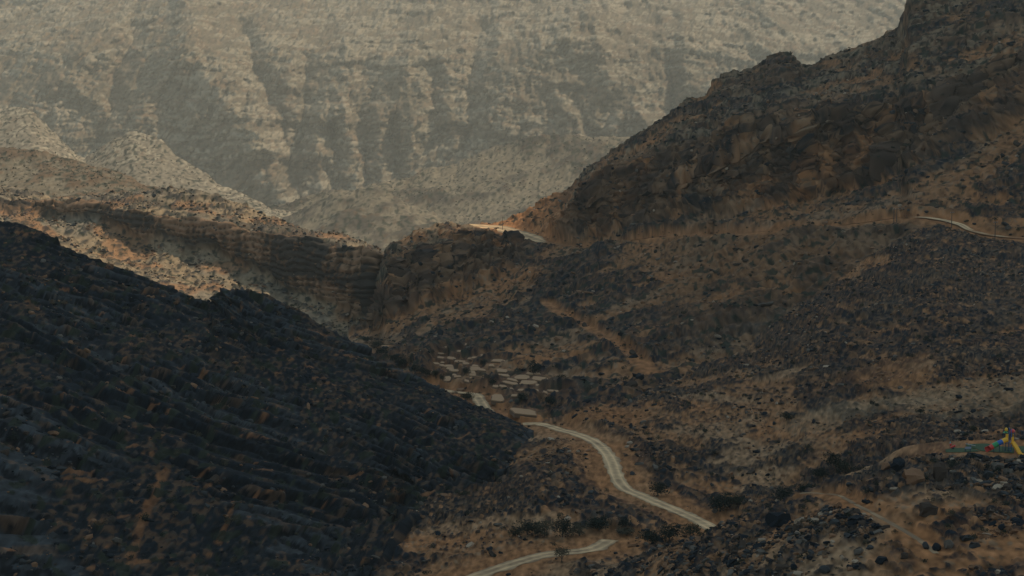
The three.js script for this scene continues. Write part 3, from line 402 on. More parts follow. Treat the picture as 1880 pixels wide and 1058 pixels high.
// ---------------------------------------------------------------- roads laid on the ground
const dirt = new THREE.MeshPhysicalMaterial({ vertexColors: true, roughness: 1, specularIntensity: 0.15 });
function ribbon(road, name, label, wear = 1, paleAt) {
  const s = road.pts, K = [-1, -0.86, -0.68, -0.5, -0.32, -0.12, 0.12, 0.32, 0.5, 0.68, 0.86, 1], P = [], C = [], I = [];
  for (let i = 0; i < s.length; i++) {
    const a = s[Math.max(0, i - 1)], b = s[Math.min(s.length - 1, i + 1)], tx = b.x - a.x, tz = b.z - a.z, l = Math.hypot(tx, tz) || 1, hw = road.halfAt(i);
    let nx = -tz / l, nz = tx / l; if (nz < 0) { nx = -nx; nz = -nz; }
    K.forEach((k, j) => {
      const edge = Math.abs(k) === 1 ? 1 + 0.45 * noise(s[i].x * 0.3, k * 9, s[i].z * 0.3) + 0.25 * noise(s[i].x * 0.9, k * 9, s[i].z * 0.9) : 1, off = k * hw * edge, x = s[i].x + nx * off, z = s[i].z + nz * off;
      const rut = Math.exp(-((Math.abs(k) - 0.48) ** 2) / 0.03), e = noise(x * 0.8, 2, z * 0.8), e2 = noise(x * 0.15, 5, z * 0.15);
      P.push(x, s[i].y - road.tilt(i) * k * hw - 0.05 * rut + 0.03 * e - (Math.abs(k) === 1 ? 0.08 : 0), z);
      const t = clamp((0.35 + 0.6 * rut) * wear + 0.45 * e + 0.5 * e2 - (Math.abs(k) > 0.9 ? 0.3 : 0));
      const f = paleAt ? paleAt(toPixel(x, s[i].y, z)[0] + 6 * e2) : 1, c = COL.gravel.map((g, q) => mix(mix(COL.rust[q], g, 0.4), mix(g * 1.1, [0.80, 0.52, 0.275][q], t), f)); C.push(...c);
    });
  }
  const n = K.length;
  for (let i = 0; i < s.length - 1; i++) for (let j = 0; j < n - 1; j++) { const a = i * n + j, b = a + 1, c = a + n, d = c + 1; I.push(a, b, c, b, d, c); }
  const g = new THREE.BufferGeometry(); g.setAttribute('position', new THREE.Float32BufferAttribute(P, 3)); g.setAttribute('color', new THREE.Float32BufferAttribute(C, 3)); g.setIndex(I); g.computeVertexNormals();
  if (g.attributes.normal.array[1] < 0) { const ix = g.index.array; for (let i = 0; i < ix.length; i += 3) { const t = ix[i]; ix[i] = ix[i + 1]; ix[i + 1] = t; } g.computeVertexNormals(); }
  const m = new THREE.Mesh(g, dirt); m.name = numbered(name); tag(m, label, null, null, 'structure'); scene.add(shadowed(m)); return m;
}
ribbon(hillRoad, 'dirt_road', 'pale winding dirt road with two wheel tracks in the valley', 1);
ribbon(lowRoad, 'dirt_road', 'short pale stretch of dirt road beside the small acacia', 0.7);
ribbon(valleyRoad, 'dirt_road', 'narrow dirt track bending below the terraced fields', 0.9);
ribbon(footpath, 'footpath', 'thin trodden footpath crossing the brown rise', 0.05);
ribbon(passRoad, 'dirt_road', 'dirt road cut along the mountain foot and over the pass', 1, (u) => Math.max(sstep(1003, 994, u), sstep(1676, 1682, u) * sstep(1788, 1782, u), sstep(1796, 1800, u) * sstep(1818, 1812, u), sstep(1828, 1832, u) * sstep(1854, 1848, u)));  // pale on a few stretches only, rust-brown in between

// ---------------------------------------------------------------- what the camera can see of the ground
const ZW = 470, ZH = 265, zb = new Float32Array(ZW * ZH).fill(1e9);
for (const g of grids) for (let k = 0; k < g.P.length; k += 3) { const p = toPixel(g.P[k], g.P[k + 1], g.P[k + 2]), i = Math.floor(p[0] / 4), j = Math.floor(p[1] / 4); if (i >= 0 && j >= 0 && i < ZW && j < ZH && p[2] < zb[j * ZW + i]) zb[j * ZW + i] = p[2]; }
const seen = (x, y, z) => { const p = toPixel(x, y, z), i = Math.floor(p[0] / 4), j = Math.floor(p[1] / 4); return i >= 0 && j >= 0 && i < ZW && j < ZH && p[2] < zb[j * ZW + i] * 1.02 + 4 ? p : null; };
const byName = Object.fromEntries(grids.map((g) => [g.name, g]));
function groundAt(grid, u, v) {                         // the vertex of the built ground nearest to a pixel, front side
  let best = 1e9, at = 0; const { P, nc, nr, NB } = grid;
  for (let j = NB; j < nr; j++) for (let i = 0; i < nc; i++) { const k = (j * nc + i) * 3, p = toPixel(P[k], P[k + 1], P[k + 2]), e = (p[0] - u) ** 2 + (p[1] - v) ** 2 + p[2] * 0.002; if (e < best) { best = e; at = k; } }
  return new THREE.Vector3(P[at], P[at + 1], P[at + 2]);
}
function scatter(grid, count, ok) {                     // random points of the front side, evenly by area
  const { P, N, nc, nr, NB, front } = grid, cum = []; let t = 0; const cells = [];
  for (let j = NB; j < NB + front - 1; j += 1) for (let i = 0; i < nc - 1; i++) {
    const a = (j * nc + i) * 3, b = a + 3, c = a + nc * 3;
    const ux = P[b] - P[a], uy = P[b + 1] - P[a + 1], uz = P[b + 2] - P[a + 2], vx = P[c] - P[a], vy = P[c + 1] - P[a + 1], vz = P[c + 2] - P[a + 2];
    const area = Math.hypot(uy * vz - uz * vy, uz * vx - ux * vz, ux * vy - uy * vx); t += Math.min(area, 60); cum.push(t); cells.push(a);
  }
  const out = [];
  for (let tries = 0; out.length < count && tries < count * 12; tries++) {
    const r = rnd() * t; let lo = 0, hi = cum.length - 1; while (lo < hi) { const m = (lo + hi) >> 1; if (cum[m] < r) lo = m + 1; else hi = m; }
    const a = cells[lo], b = a + 3, c = a + nc * 3; let s = rnd(), w = rnd(); if (s + w > 1) { s = 1 - s; w = 1 - w; }
    const p = [0, 1, 2].map((q) => P[a + q] + (P[b + q] - P[a + q]) * s + (P[c + q] - P[a + q]) * w);
    const px = seen(...p); if (!px) continue;
    if (N[a + 1] < 0.25) continue;
    if (ok && !ok(p, px)) continue;
    out.push({ p, px, n: [N[a], N[a + 1], N[a + 2]] });
  }
  return out;
}
const allRoads = [footpath, hillRoad, lowRoad, valleyRoad, passRoad];
const offField = (p) => fieldFlats.every((f) => f.inside(p[0], p[2]) < 0.6);
const offRoad = (p) => offField(p) && allRoads.every((r) => { const n = r.nearest(p[0], p[2]); return n.dist > n.half + 0.9; });

const marks = [[ground, 1830, 826, 'the play tower'], [ground, 1750, 825, 'the spring rider'], [ground, 1600, 940, 'the footpath'], [ground, 1432, 955, 'the long dark slab boulder'], [hill, 1312, 973, 'the end of the winding road'], [hill, 1209, 905, 'the bush beside the winding road'], [hill, 1130, 860, 'the bend of the winding road'], [hill, 1002, 781, 'the road junction'], [hill, 1030, 1025, 'the small acacia'], [hill, 1000, 985, 'the thicket between the roads'], [hill, 1500, 880, 'the bushes in the hollow'], [hill, 1790, 740, 'the bare tan flat'], [hill, 1450, 640, 'the crest of the rocky hillside'], [main, 960, 695, 'the tan terraces'], [main, 890, 750, 'the narrow dirt track'], [main, 720, 640, 'the gorge mouth'], [main, 1100, 612, 'the faint trail'], [main, 950, 425, 'the sunlit pass'], [main, 1300, 425, 'the mountain road cutting'], [main, 1480, 310, 'the mountain cliff'], [main, 1440, 110, 'the skyline knob'], [main, 1644, 408, 'the twin-legged pole'], [main, 1748, 415, 'the pole at the road bend'], [main, 800, 470, 'the gorge knoll'], [main, 1250, 560, 'the streaked brown slope'], [ridge, 275, 935, 'the rusty gully'], [ridge, 460, 560, 'the dark hump on the crest'], [ridge, 900, 780, 'the nose of the ridge'], [ridge, 100, 440, 'the top of the ridge'], [ridge, 600, 800, 'the slanting slabs'], [ridge, 100, 1000, 'the ridge foot'], [spur, 560, 480, 'the streaked cliff'], [spur, 420, 500, 'the sunlit slope'], [spur, 350, 370, 'the spur top']].map(([sh, u, v, n]) => [new THREE.Vector3(...sh.at(u, v)), n]);
function beside(p) { let b = 1e9, n = ''; for (const [q, name] of marks) { const d = (q.x - p[0]) ** 2 + (q.z - p[2]) ** 2 + (q.y - p[1]) ** 2; if (d < b) { b = d; n = name; } } return n; }
const bulk = (big) => big > 26 ? 'large' : big > 17 ? 'middling' : 'small';
// ---------------------------------------------------------------- terraced fields
const bed = new THREE.MeshStandardMaterial({ color: new THREE.Color(0.40, 0.225, 0.108), roughness: 1 }), dryStone = new THREE.MeshStandardMaterial({ color: new THREE.Color(0.19, 0.115, 0.065), roughness: 1 });
for (const [u, v, w, h, skew] of fields) {
  const base = main.at(u, v), y = base[1] + 0.5, pts = [];
  for (let k = 0; k < 11; k++) { const a = (k + 0.6 * rnd()) / 11 * 2 * Math.PI, r = 1 + 0.4 * (rnd() - 0.5), cx = Math.sign(Math.cos(a)) * Math.pow(Math.abs(Math.cos(a)), 0.6), sy = Math.sign(Math.sin(a)) * Math.pow(Math.abs(Math.sin(a)), 0.6); pts.push(planePoint(u + cx * w / 2 * r, v - sy * h / 2 * r + skew * cx * 0.5, y)); }
  const c = planePoint(u, v, y), g = new THREE.Group(); g.name = numbered('field_terrace'); g.position.set(c.x, y, c.z);
  const shape = new THREE.Shape(pts.map((p) => new THREE.Vector2(p.x - c.x, -(p.z - c.z))));
  const big = w > 28;
  const top = new THREE.Mesh(new THREE.ExtrudeGeometry(shape, { depth: 0.25, bevelEnabled: false }).rotateX(-Math.PI / 2), bed); top.name = 'soil_bed'; g.add(top);
  const wall = new THREE.Mesh(new THREE.ExtrudeGeometry(shape, { depth: 1.3, bevelEnabled: true, bevelSize: 0.2, bevelThickness: 0.01, bevelSegments: 1 }).rotateX(-Math.PI / 2).translate(0, -1.32, 0), dryStone); wall.name = 'retaining_wall'; g.add(wall);
  tag(g, v > 750 ? 'long bare tan field terrace just above the road junction' : v > 730 ? 'squarish tan field terrace beside the bending dirt track' : (w > 24 ? 'long' : w > 16 ? 'short' : 'tiny') + (h > 5 ? ' broad' : ' thin') + ' bare tan field terrace near ' + beside([c.x, y, c.z]), 'terrace', 'terraced fields in the valley'); scene.add(shadowed(g));
}

// ---------------------------------------------------------------- rocks
function rockGeometry(k) {
  const g = new THREE.IcosahedronGeometry(0.5, 1), p = g.attributes.position;
  const cuts = []; for (let i = 0; i < 7; i++) cuts.push([new THREE.Vector3(rnd() - 0.5, rnd() - 0.5, rnd() - 0.5).normalize(), 0.26 + 0.16 * rnd()]);
  const v = new THREE.Vector3();
  for (let i = 0; i < p.count; i++) { v.fromBufferAttribute(p, i); v.multiplyScalar(1 + 0.25 * noise(v.x * 3 + k * 7, v.y * 3, v.z * 3)); for (const [n, d] of cuts) { const e = v.dot(n) - d; if (e > 0) v.addScaledVector(n, -e); } p.setXYZ(i, v.x * (1 + 0.15 * (k % 3)), v.y * 0.85, v.z); }
  g.computeVertexNormals(); return g;
}
function blockGeometry(k) {                             // a broken slab with chipped corners
  const g = new THREE.BoxGeometry(1, 1, 1, 2, 2, 2).toNonIndexed(), p = g.attributes.position;
  for (let i = 0; i < p.count; i++) { const x = p.getX(i), y = p.getY(i), z = p.getZ(i), h = (a) => noise(x * 2.3 + a * 9.1 + k * 5.7, y * 2.3 + k * 3.1, z * 2.3 + a); const c = Math.abs(x) + Math.abs(y) + Math.abs(z) > 1.4 ? 0.74 : 1; p.setXYZ(i, (x * c + 0.3 * h(1)) * 1.05, (y * c + 0.3 * h(2)) * 0.95, z * c + 0.3 * h(3)); }
  g.computeVertexNormals(); return g;
}
const rockGeos = [...Array(8).keys()].map((k) => k < 3 ? rockGeometry(k) : blockGeometry(k));
const rockMats = [[0.012, 0.017, 0.021], [0.045, 0.046, 0.044], [0.12, 0.098, 0.075], [0.22, 0.115, 0.06], [0.06, 0.042, 0.03], [0.36, 0.26, 0.17]].map((c) => new THREE.MeshPhysicalMaterial({ color: new THREE.Color(...c), roughness: 0.95, specularIntensity: 0.25 }));
function boulder(grid, u, v, wpx, hpx, mat, label, group, turn = rnd() * 6.28) {
  const p = groundAt(grid, u, v + hpx * 0.35), d = -p.z, w = wpx * d / F, h = hpx * d / F;
  const m = new THREE.Mesh(rockGeos[Math.floor(rnd() * 8)], rockMats[mat]); m.name = numbered('boulder'); m.scale.set(w, h * 1.25, w * 0.8); m.rotation.set((rnd() - 0.5) * 0.5, turn, (rnd() - 0.5) * 0.5); m.position.copy(p).add(new THREE.Vector3(0, h * 0.28, 0));
  tag(m, label, 'boulder', group); scene.add(shadowed(m)); return m;
}
const NG = byName.stony_ground, HG = byName.valley_floor, MG = byName.mountain, RG = byName.slab_ridge, SG = byName.cliff_spur;
boulder(NG, 1432, 955, 38, 20, 0, 'long dark slab boulder lying alone on the brown slope near the road end', null, 0.6);
boulder(NG, 1572, 956, 26, 14, 0, 'flat dark boulder on bare brown ground beside the footpath');
boulder(NG, 1786, 843, 26, 17, 0, 'dark wedge-shaped boulder just below the green playground mat');
boulder(NG, 1650, 853, 24, 17, 0, 'dark round boulder at the edge of the playground rise');
boulder(NG, 1726, 868, 28, 30, 4, 'tall dark boulder on the bank below the playground');
boulder(NG, 1625, 856, 24, 18, 3, 'smooth brown boulder beside the dark round one on the rise');
boulder(NG, 1678, 876, 42, 20, 3, 'wide brown rock slab in the bank below the playground');
boulder(NG, 1704, 938, 28, 19, 4, 'blocky dark boulder above the footpath');
for (const [u, v, w, h, m] of [[1390, 1006, 19, 11, 0], [1345, 1036, 23, 14, 0], [1456, 1041, 17, 14, 0], [1544, 951, 15, 11, 0], [1463, 970, 13, 16, 4], [1512, 1045, 20, 18, 1], [1546, 1024, 9, 11, 5], [1592, 985, 13, 11, 0], [1700, 1002, 18, 16, 1], [1722, 1005, 20, 18, 0], [1740, 1000, 15, 13, 2], [1774, 987, 22, 10, 1], [1264, 1001, 15, 10, 1], [1368, 987, 19, 10, 0], [1830, 860, 20, 16, 2], [1852, 868, 18, 14, 2], [1816, 875, 16, 13, 1], [1790, 1000, 16, 10, 1], [1840, 968, 18, 14, 0], [1620, 1030, 20, 14, 0], [1660, 1020, 14, 9, 4], [1600, 900, 14, 10, 1], [1560, 890, 16, 9, 1], [1782, 805, 13, 9, 0], [1750, 868, 16, 10, 2], [1520, 930, 12, 8, 1]])
  boulder(NG, u, v, w, h, m, m === 5 ? 'pale rounded stone among dark boulders on the brown rise' : m === 2 ? 'grey angular boulder on the bank below the playground' : 'dark angular boulder on the brown rise below the playground', m === 5 ? undefined : 'boulders on the near rise');
const tmp = new THREE.Object3D(), tc = new THREE.Color();
const loose = [];                                        // everything smaller: candidates, the largest in view become things
function rocksOn(grid, count, lo, hi, sink, pick, ok) {
  for (const { p, px, n } of scatter(grid, count, (p, px) => offRoad(p) && (!ok || ok(p, px)) && rnd() < sstep(-0.02, 0.3, fbm(p[0] * 0.05, 3, p[2] * 0.03, 3) + 0.6 * noise(p[0] * 0.3, 1, p[2] * 0.15)))) { const s = lo + (hi - lo) * Math.pow(rnd(), 4.5); loose.push({ p, n, s, px, big: s * F / px[2], mat: pick(px), grid: grid.name, sink }); }
}
const darkPick = () => { const r = rnd(); return r < 0.4 ? 0 : r < 0.62 ? 1 : r < 0.75 ? 4 : r < 0.9 ? 3 : 2; }, mixPick = () => { const r = rnd(); return r < 0.22 ? 0 : r < 0.34 ? 1 : r < 0.52 ? 4 : r < 0.84 ? 3 : r < 0.95 ? 2 : 5; };
const offPad = (p) => pad.inside(p[0], p[2]) < 0.5;
rocksOn(NG, 6500, 0.1, 0.95, 0.12, mixPick, offPad); rocksOn(HG, 6000, 0.2, 1.4, 0.12, mixPick); rocksOn(MG, 5500, 0.4, 2.8, 0.12, mixPick); rocksOn(RG, 2500, 0.25, 1.4, 0.15, darkPick); rocksOn(SG, 2500, 0.5, 2.6, 0.15, mixPick);
loose.sort((a, b) => b.big - a.big);
const rockPose = (r) => { tmp.position.set(r.p[0], r.p[1] + r.s * r.sink, r.p[2]); tmp.rotation.set((rnd() - 0.5) * 0.9, rnd() * 6.28, (rnd() - 0.5) * 0.9); tmp.scale.set(r.s * (0.8 + 1.0 * rnd()), r.s * (0.35 + 0.5 * rnd()), r.s * (0.6 + 0.6 * rnd())); };
const where = { stony_ground: 'on the brown rise below the playground', valley_floor: 'on the stony hillside above the valley road', mountain: 'on the brown slope under the mountain', slab_ridge: 'on the dark slab ridge', cliff_spur: 'on the spur beside the gorge' };
const tone = ['near-black', 'dark grey', 'grey', 'brown', 'dark brown', 'pale tan'];
loose.slice(0, 250).forEach((r) => { const m = new THREE.Mesh(rockGeos[Math.floor(rnd() * 8)], rockMats[r.mat]); m.name = numbered('boulder'); rockPose(r); m.position.copy(tmp.position); m.rotation.copy(tmp.rotation); m.scale.copy(tmp.scale); tag(m, bulk(r.big) + ' ' + tone[r.mat] + ' angular boulder near ' + beside(r.p), 'boulder', bulk(r.big) + ' ' + tone[r.mat] + ' boulders near ' + beside(r.p)); scene.add(shadowed(m)); });
{
  const rest = loose.slice(250), white = new THREE.MeshPhysicalMaterial({ color: 0xffffff, roughness: 0.95, specularIntensity: 0.25 }), low = [...Array(4).keys()].map((k) => { if (k > 1) return blockGeometry(k + 20); const g = new THREE.IcosahedronGeometry(0.5, 0), p = g.attributes.position; for (let i = 0; i < p.count; i++) { const a = 1 + 0.4 * noise(p.getX(i) * 4 + k * 5, p.getY(i) * 4, p.getZ(i) * 4); p.setXYZ(i, p.getX(i) * a, p.getY(i) * a, p.getZ(i) * a); } g.computeVertexNormals(); return g; });
  low.forEach((g, k) => { const part = rest.filter((_, i) => i % 4 === k), im = new THREE.InstancedMesh(g, white, part.length); part.forEach((r, i) => { rockPose(r); tmp.updateMatrix(); im.setMatrixAt(i, tmp.matrix); const c = rockMats[r.mat].color, j = 0.75 + 0.5 * rnd(); im.setColorAt(i, tc.setRGB(c.r * j, c.g * j, c.b * j)); }); im.name = numbered('loose_stones'); tag(im, 'loose stones littering the slopes and the valley floor', 'stones', null, 'stuff'); im.castShadow = im.receiveShadow = true; scene.add(im); });
}

// ---------------------------------------------------------------- shrubs and trees
const leafCols = [[0.016, 0.026, 0.020], [0.030, 0.038, 0.024], [0.075, 0.066, 0.042], [0.14, 0.092, 0.055]];
const leafMats = leafCols.map((c) => new THREE.MeshPhysicalMaterial({ color: new THREE.Color(...c), roughness: 1, specularIntensity: 0.3, side: THREE.DoubleSide }));
const bark = new THREE.MeshStandardMaterial({ color: new THREE.Color(0.1, 0.075, 0.055), roughness: 1 });
function foliage(n, leaf, lobes, hollow = 0.35) {        // leaf-sized faces through a lumpy crown of unit width, base at y = 0
  const P = [], v = new THREE.Vector3(), a = new THREE.Vector3(), b = new THREE.Vector3(), centres = [];
  for (let i = 0; i < lobes; i++) { const t = rnd() * 6.28, r = i ? 0.3 * Math.sqrt(rnd()) : 0; centres.push([new THREE.Vector3(Math.cos(t) * r, 0.3 + 0.3 * rnd(), Math.sin(t) * r), 0.16 + 0.16 * rnd()]); }
  for (let i = 0; i < n; i++) {
    const [c, r] = centres[i % lobes]; v.set(rnd() - 0.5, rnd() - 0.5, rnd() - 0.5).normalize().multiplyScalar(r * (hollow + (1 - hollow) * Math.sqrt(rnd()))).add(c); if (v.y < 0.02) v.y = 0.02;
    a.set(rnd() - 0.5, rnd() - 0.5, rnd() - 0.5).normalize().multiplyScalar(leaf * (0.6 + 0.8 * rnd())); b.set(rnd() - 0.5, rnd() - 0.5, rnd() - 0.5).normalize().multiplyScalar(leaf * (0.4 + 0.5 * rnd()));
    P.push(v.x - a.x, v.y - a.y, v.z - a.z, v.x + b.x, v.y + b.y, v.z + b.z, v.x + a.x, v.y + a.y, v.z + a.z, v.x - a.x, v.y - a.y, v.z - a.z, v.x + a.x, v.y + a.y, v.z + a.z, v.x - b.x, v.y - b.y, v.z - b.z);
  }
  const g = new THREE.BufferGeometry(); g.setAttribute('position', new THREE.Float32BufferAttribute(P, 3)); g.computeVertexNormals(); return g;
}
const bushGeos = [...Array(6).keys()].map((k) => foliage(190, 0.06, 3 + k % 4)), crownGeos = [...Array(4).keys()].map((k) => foliage(1000, 0.036, 11 + k, 0.45));
function limb(points, r0, r1, seg = 5) { const c = new THREE.CatmullRomCurve3(points.map((p) => new THREE.Vector3(...p))), n = 6, g = new THREE.TubeGeometry(c, n, 1, seg, false), p = g.attributes.position; for (let i = 0; i <= n; i++) { const o = c.getPointAt(i / n), r = mix(r0, r1, i / n); for (let j = 0; j <= seg; j++) { const k = i * (seg + 1) + j; p.setXYZ(k, o.x + (p.getX(k) - o.x) * r, o.y + (p.getY(k) - o.y) * r, o.z + (p.getZ(k) - o.z) * r); } } g.computeVertexNormals(); return g; }
const trunkGeo = mergeGeometries([limb([[0, -0.1, 0], [0.02, 0.12, 0], [-0.01, 0.35, 0.02]], 0.035, 0.022), limb([[0, 0.1, 0], [0.1, 0.25, 0.04], [0.2, 0.42, 0.05]], 0.02, 0.009), limb([[0, 0.14, 0], [-0.1, 0.28, -0.03], [-0.2, 0.45, 0.02]], 0.02, 0.009), limb([[0, 0.18, 0], [0.02, 0.32, 0.12], [-0.04, 0.46, 0.2]], 0.018, 0.008)]);
function tree(grid, u, v, wpx, hpx, leaf, name, label, category, group, lift = 0) {     // u, v: the foot
  const p = groundAt(grid, u, v), d = -p.z, w = wpx * d / F, h = hpx * (0.85 + 0.25 * rnd()) * d / F, g = new THREE.Group(); g.name = numbered(name); g.position.copy(p); g.rotation.y = rnd() * 6.28;
  const t = new THREE.Mesh(trunkGeo, bark); t.name = 'trunk'; t.scale.set(w, h * 1.1, w); g.add(t);
  const c = new THREE.Mesh(crownGeos[Math.floor(rnd() * 4)], leafMats[leaf]); c.name = 'crown'; c.scale.set(w * 1.15, h * (1 - lift) * 1.15, w * 1.15); c.position.y = h * lift - 0.05 * h; g.add(c);
  if (group) { const sz = hpx > 32 ? 'tall' : hpx > 22 ? 'mid-sized' : 'low', wd = wpx > 40 ? 'wide' : wpx < 20 ? 'narrow' : 'round'; label = sz + ' ' + wd + ' ' + label + ', near ' + beside([p.x, p.y, p.z]); group = label; }
  tag(g, label, category, group); scene.add(shadowed(g)); return g;
}
tree(HG, 1030, 1031, 30, 34, 2, 'acacia_tree', 'small sparse acacia tree standing beside the short stretch of road', 'tree', null, 0.28);
tree(MG, 855, 738, 32, 24, 1, 'broadleaf_tree', 'spreading green tree on the bend of the narrow dirt track', 'tree', null, 0.1);
tree(MG, 983, 690, 27, 26, 0, 'broadleaf_tree', 'round dark tree above the tan terraces', 'tree', null, 0.1);
for (const [u, v, w, h, l] of [[762, 688, 22, 26, 0], [742, 672, 22, 22, 0], [722, 664, 26, 20, 0], [700, 652, 24, 18, 0], [785, 692, 16, 18, 0], [800, 696, 16, 17, 1], [813, 700, 14, 16, 0], [776, 690, 16, 18, 0], [690, 640, 26, 16, 0], [672, 628, 24, 14, 0], [855, 690, 18, 18, 0], [888, 672, 16, 14, 0], [905, 708, 20, 14, 0], [1010, 745, 30, 20, 0], [960, 738, 26, 18, 0], [1030, 700, 22, 16, 0], [930, 720, 18, 12, 1]])
  tree(MG, u, v, w, h, l, 'valley_tree', 'dark bushy tree by the wadi', 'tree', 'trees along the wadi and terraces', 0.05);
for (const [u, v, w, h, l] of [[968, 982, 52, 30, 0], [1000, 986, 40, 34, 2], [1034, 986, 40, 40, 0], [1064, 985, 40, 28, 2], [1100, 975, 52, 34, 0], [1150, 968, 30, 24, 0], [1196, 998, 50, 32, 0], [1230, 992, 46, 36, 0], [1150, 984, 44, 22, 2], [1268, 985, 40, 26, 1], [945, 985, 30, 18, 1]])
  tree(HG, u, v, w, h, l, 'thorn_bush', l === 2 ? 'straw-coloured bush between the roads' : 'dark green bush between the roads', 'bush', l === 2 ? 'dry bushes between the roads' : 'dark bushes between the roads', 0);
tree(HG, 1209, 910, 42, 32, 0, 'thorn_bush', 'round dark bush growing right beside the winding road', 'bush');
for (const [u, v, w, h, l] of [[1322, 938, 52, 38, 0], [1350, 930, 40, 26, 1], [1440, 925, 44, 34, 0], [1480, 915, 50, 42, 0], [1526, 862, 38, 38, 0], [1550, 872, 34, 28, 1], [1376, 955, 40, 26, 2], [1505, 880, 36, 30, 0], [1444, 772, 26, 18, 0], [1790, 792, 22, 17, 1], [1690, 760, 22, 12, 0]])
  tree(HG, u, v, w, h, l, 'thorn_bush', l === 2 ? 'greyish dry bush beside the end of the road' : 'dark bush behind the playground rise', 'bush', l === 2 ? undefined : 'bushes in the hollow behind the rise', 0);
const scrub = [];
for (const [g, n, lo, hi] of [[NG, 200, 0.4, 1.4], [HG, 500, 0.6, 2.4], [MG, 1100, 1.0, 3.6], [RG, 420, 0.6, 2.4], [SG, 420, 1.0, 3.6], [byName.rounded_hill, 300, 1.5, 4], [byName.valley_slope, 500, 2, 6], [byName.scree_slope, 260, 2, 6]])
  for (const { p, px } of scatter(g, n, (p) => offRoad(p) && offPad(p))) { const s = lo + (hi - lo) * rnd() ** 2; scrub.push({ p, s, big: s * F / px[2], leaf: rnd() < 0.72 ? (rnd() < 0.6 ? 0 : 1) : rnd() < 0.6 ? 2 : 3, grid: g.name }); }
scrub.sort((a, b) => b.big - a.big);
const whereShrub = { ...where, rounded_hill: 'on the smooth rounded hill', valley_slope: 'on the pale slope behind the pass', scree_slope: 'on the pale scree cones' };
const bushPose = (r) => { tmp.position.set(r.p[0], r.p[1] - 0.04 * r.s, r.p[2]); tmp.rotation.set(0, rnd() * 6.28, 0); tmp.scale.set(r.s * 1.2, r.s * (0.75 + 0.35 * rnd()), r.s * 1.2); };
const leafWord = ['dark green', 'olive', 'grey-green', 'dry brown'];
scrub.slice(0, 240).forEach((r) => { const m = new THREE.Mesh(bushGeos[Math.floor(rnd() * 6)], leafMats[r.leaf]); m.name = numbered('desert_shrub'); bushPose(r); m.position.copy(tmp.position); m.rotation.copy(tmp.rotation); m.scale.copy(tmp.scale); tag(m, bulk(r.big) + ' ' + leafWord[r.leaf] + ' desert shrub near ' + beside(r.p), 'shrub', bulk(r.big) + ' ' + leafWord[r.leaf] + ' shrubs near ' + beside(r.p)); scene.add(shadowed(m)); });
bushGeos.slice(0, 4).forEach((g, k) => { const part = scrub.slice(240).filter((_, i) => i % 4 === k), im = new THREE.InstancedMesh(g, leafMats[[0, 1, 0, 2][k]], part.length); part.forEach((r, i) => { bushPose(r); tmp.updateMatrix(); im.setMatrixAt(i, tmp.matrix); }); im.name = numbered('desert_scrub'); tag(im, 'thin desert scrub dotted over the distant slopes', 'scrub', null, 'stuff'); im.castShadow = im.receiveShadow = true; scene.add(im); });

// ---------------------------------------------------------------- power poles
const creosote = new THREE.MeshStandardMaterial({ color: new THREE.Color(0.05, 0.042, 0.035), roughness: 0.9 }), porcelain = new THREE.MeshStandardMaterial({ color: new THREE.Color(0.35, 0.33, 0.3), roughness: 0.4 });
function pole(u, v, hpx, twin, label) {
  const p = groundAt(MG, u, v), h = hpx * -p.z / F, g = new THREE.Group(); g.name = numbered('power_pole'); g.position.copy(p);
  for (const x of twin ? [-0.9, 0.9] : [0]) { const m = new THREE.Mesh(new THREE.CylinderGeometry(0.13, 0.19, h + 1, 8).translate(x, h / 2 - 0.5, 0), creosote); m.name = 'pole'; g.add(m); }
  const arm = new THREE.Mesh(new THREE.BoxGeometry(twin ? 3.6 : 2.4, 0.16, 0.14).translate(0, h - 0.6, 0.19), creosote); arm.name = 'crossarm'; g.add(arm);
  for (const x of [-1, 0, 1]) { const m = new THREE.Mesh(new THREE.CylinderGeometry(0.06, 0.1, 0.35, 8).translate(x * (twin ? 1.6 : 1.05), h - 0.35, 0.19), porcelain); m.name = 'insulator'; g.add(m); }
  g.rotation.y = 0.5; tag(g, label, 'power pole', 'power poles along the mountain road'); scene.add(shadowed(g));
}
pole(923, 424, 26, false, 'thin power pole beside the sunlit road on the pass');
pole(1002, 378, 26, false, 'thin power pole on the skyline above the sunlit pass');
pole(1644, 412, 30, true, 'twin-legged power pole on the bare slope below the mountain road');
pole(1748, 420, 32, false, 'single power pole at the bend of the mountain road');
pole(1827, 440, 34, false, 'power pole beside the last pale piece of mountain road');
// ---------------------------------------------------------------- playground
const plastic = (r, g, b) => new THREE.MeshStandardMaterial({ color: new THREE.Color(r, g, b), roughness: 0.45 });
const yellow = plastic(0.85, 0.42, 0.02), red = plastic(0.62, 0.045, 0.03), green = plastic(0.02, 0.28, 0.09), blue = plastic(0.02, 0.11, 0.36), steel = new THREE.MeshStandardMaterial({ color: new THREE.Color(0.03, 0.06, 0.1), roughness: 0.5, metalness: 0.3 }), turfMat = new THREE.MeshStandardMaterial({ color: new THREE.Color(0.03, 0.06, 0.018), roughness: 1 });
const PY = playY + 0.02, at = (u, v) => planePoint(u, v, PY);
const part = (parent, name, geo, mat) => { const m = new THREE.Mesh(geo, mat); m.name = name; parent.add(m); return m; };
function mat(outline, label) { const c = at(outline[0][0], outline[0][1]), sh = new THREE.Shape(outline.map(([u, v]) => { const p = at(u, v); return new THREE.Vector2(p.x - c.x, -(p.z - c.z)); })), m = new THREE.Mesh(new THREE.ExtrudeGeometry(sh, { depth: 0.05, bevelEnabled: false }).rotateX(-Math.PI / 2), turfMat); m.name = numbered('turf_mat'); m.position.copy(c); tag(m, label, 'turf mat', 'green playground mats'); scene.add(shadowed(m)); }
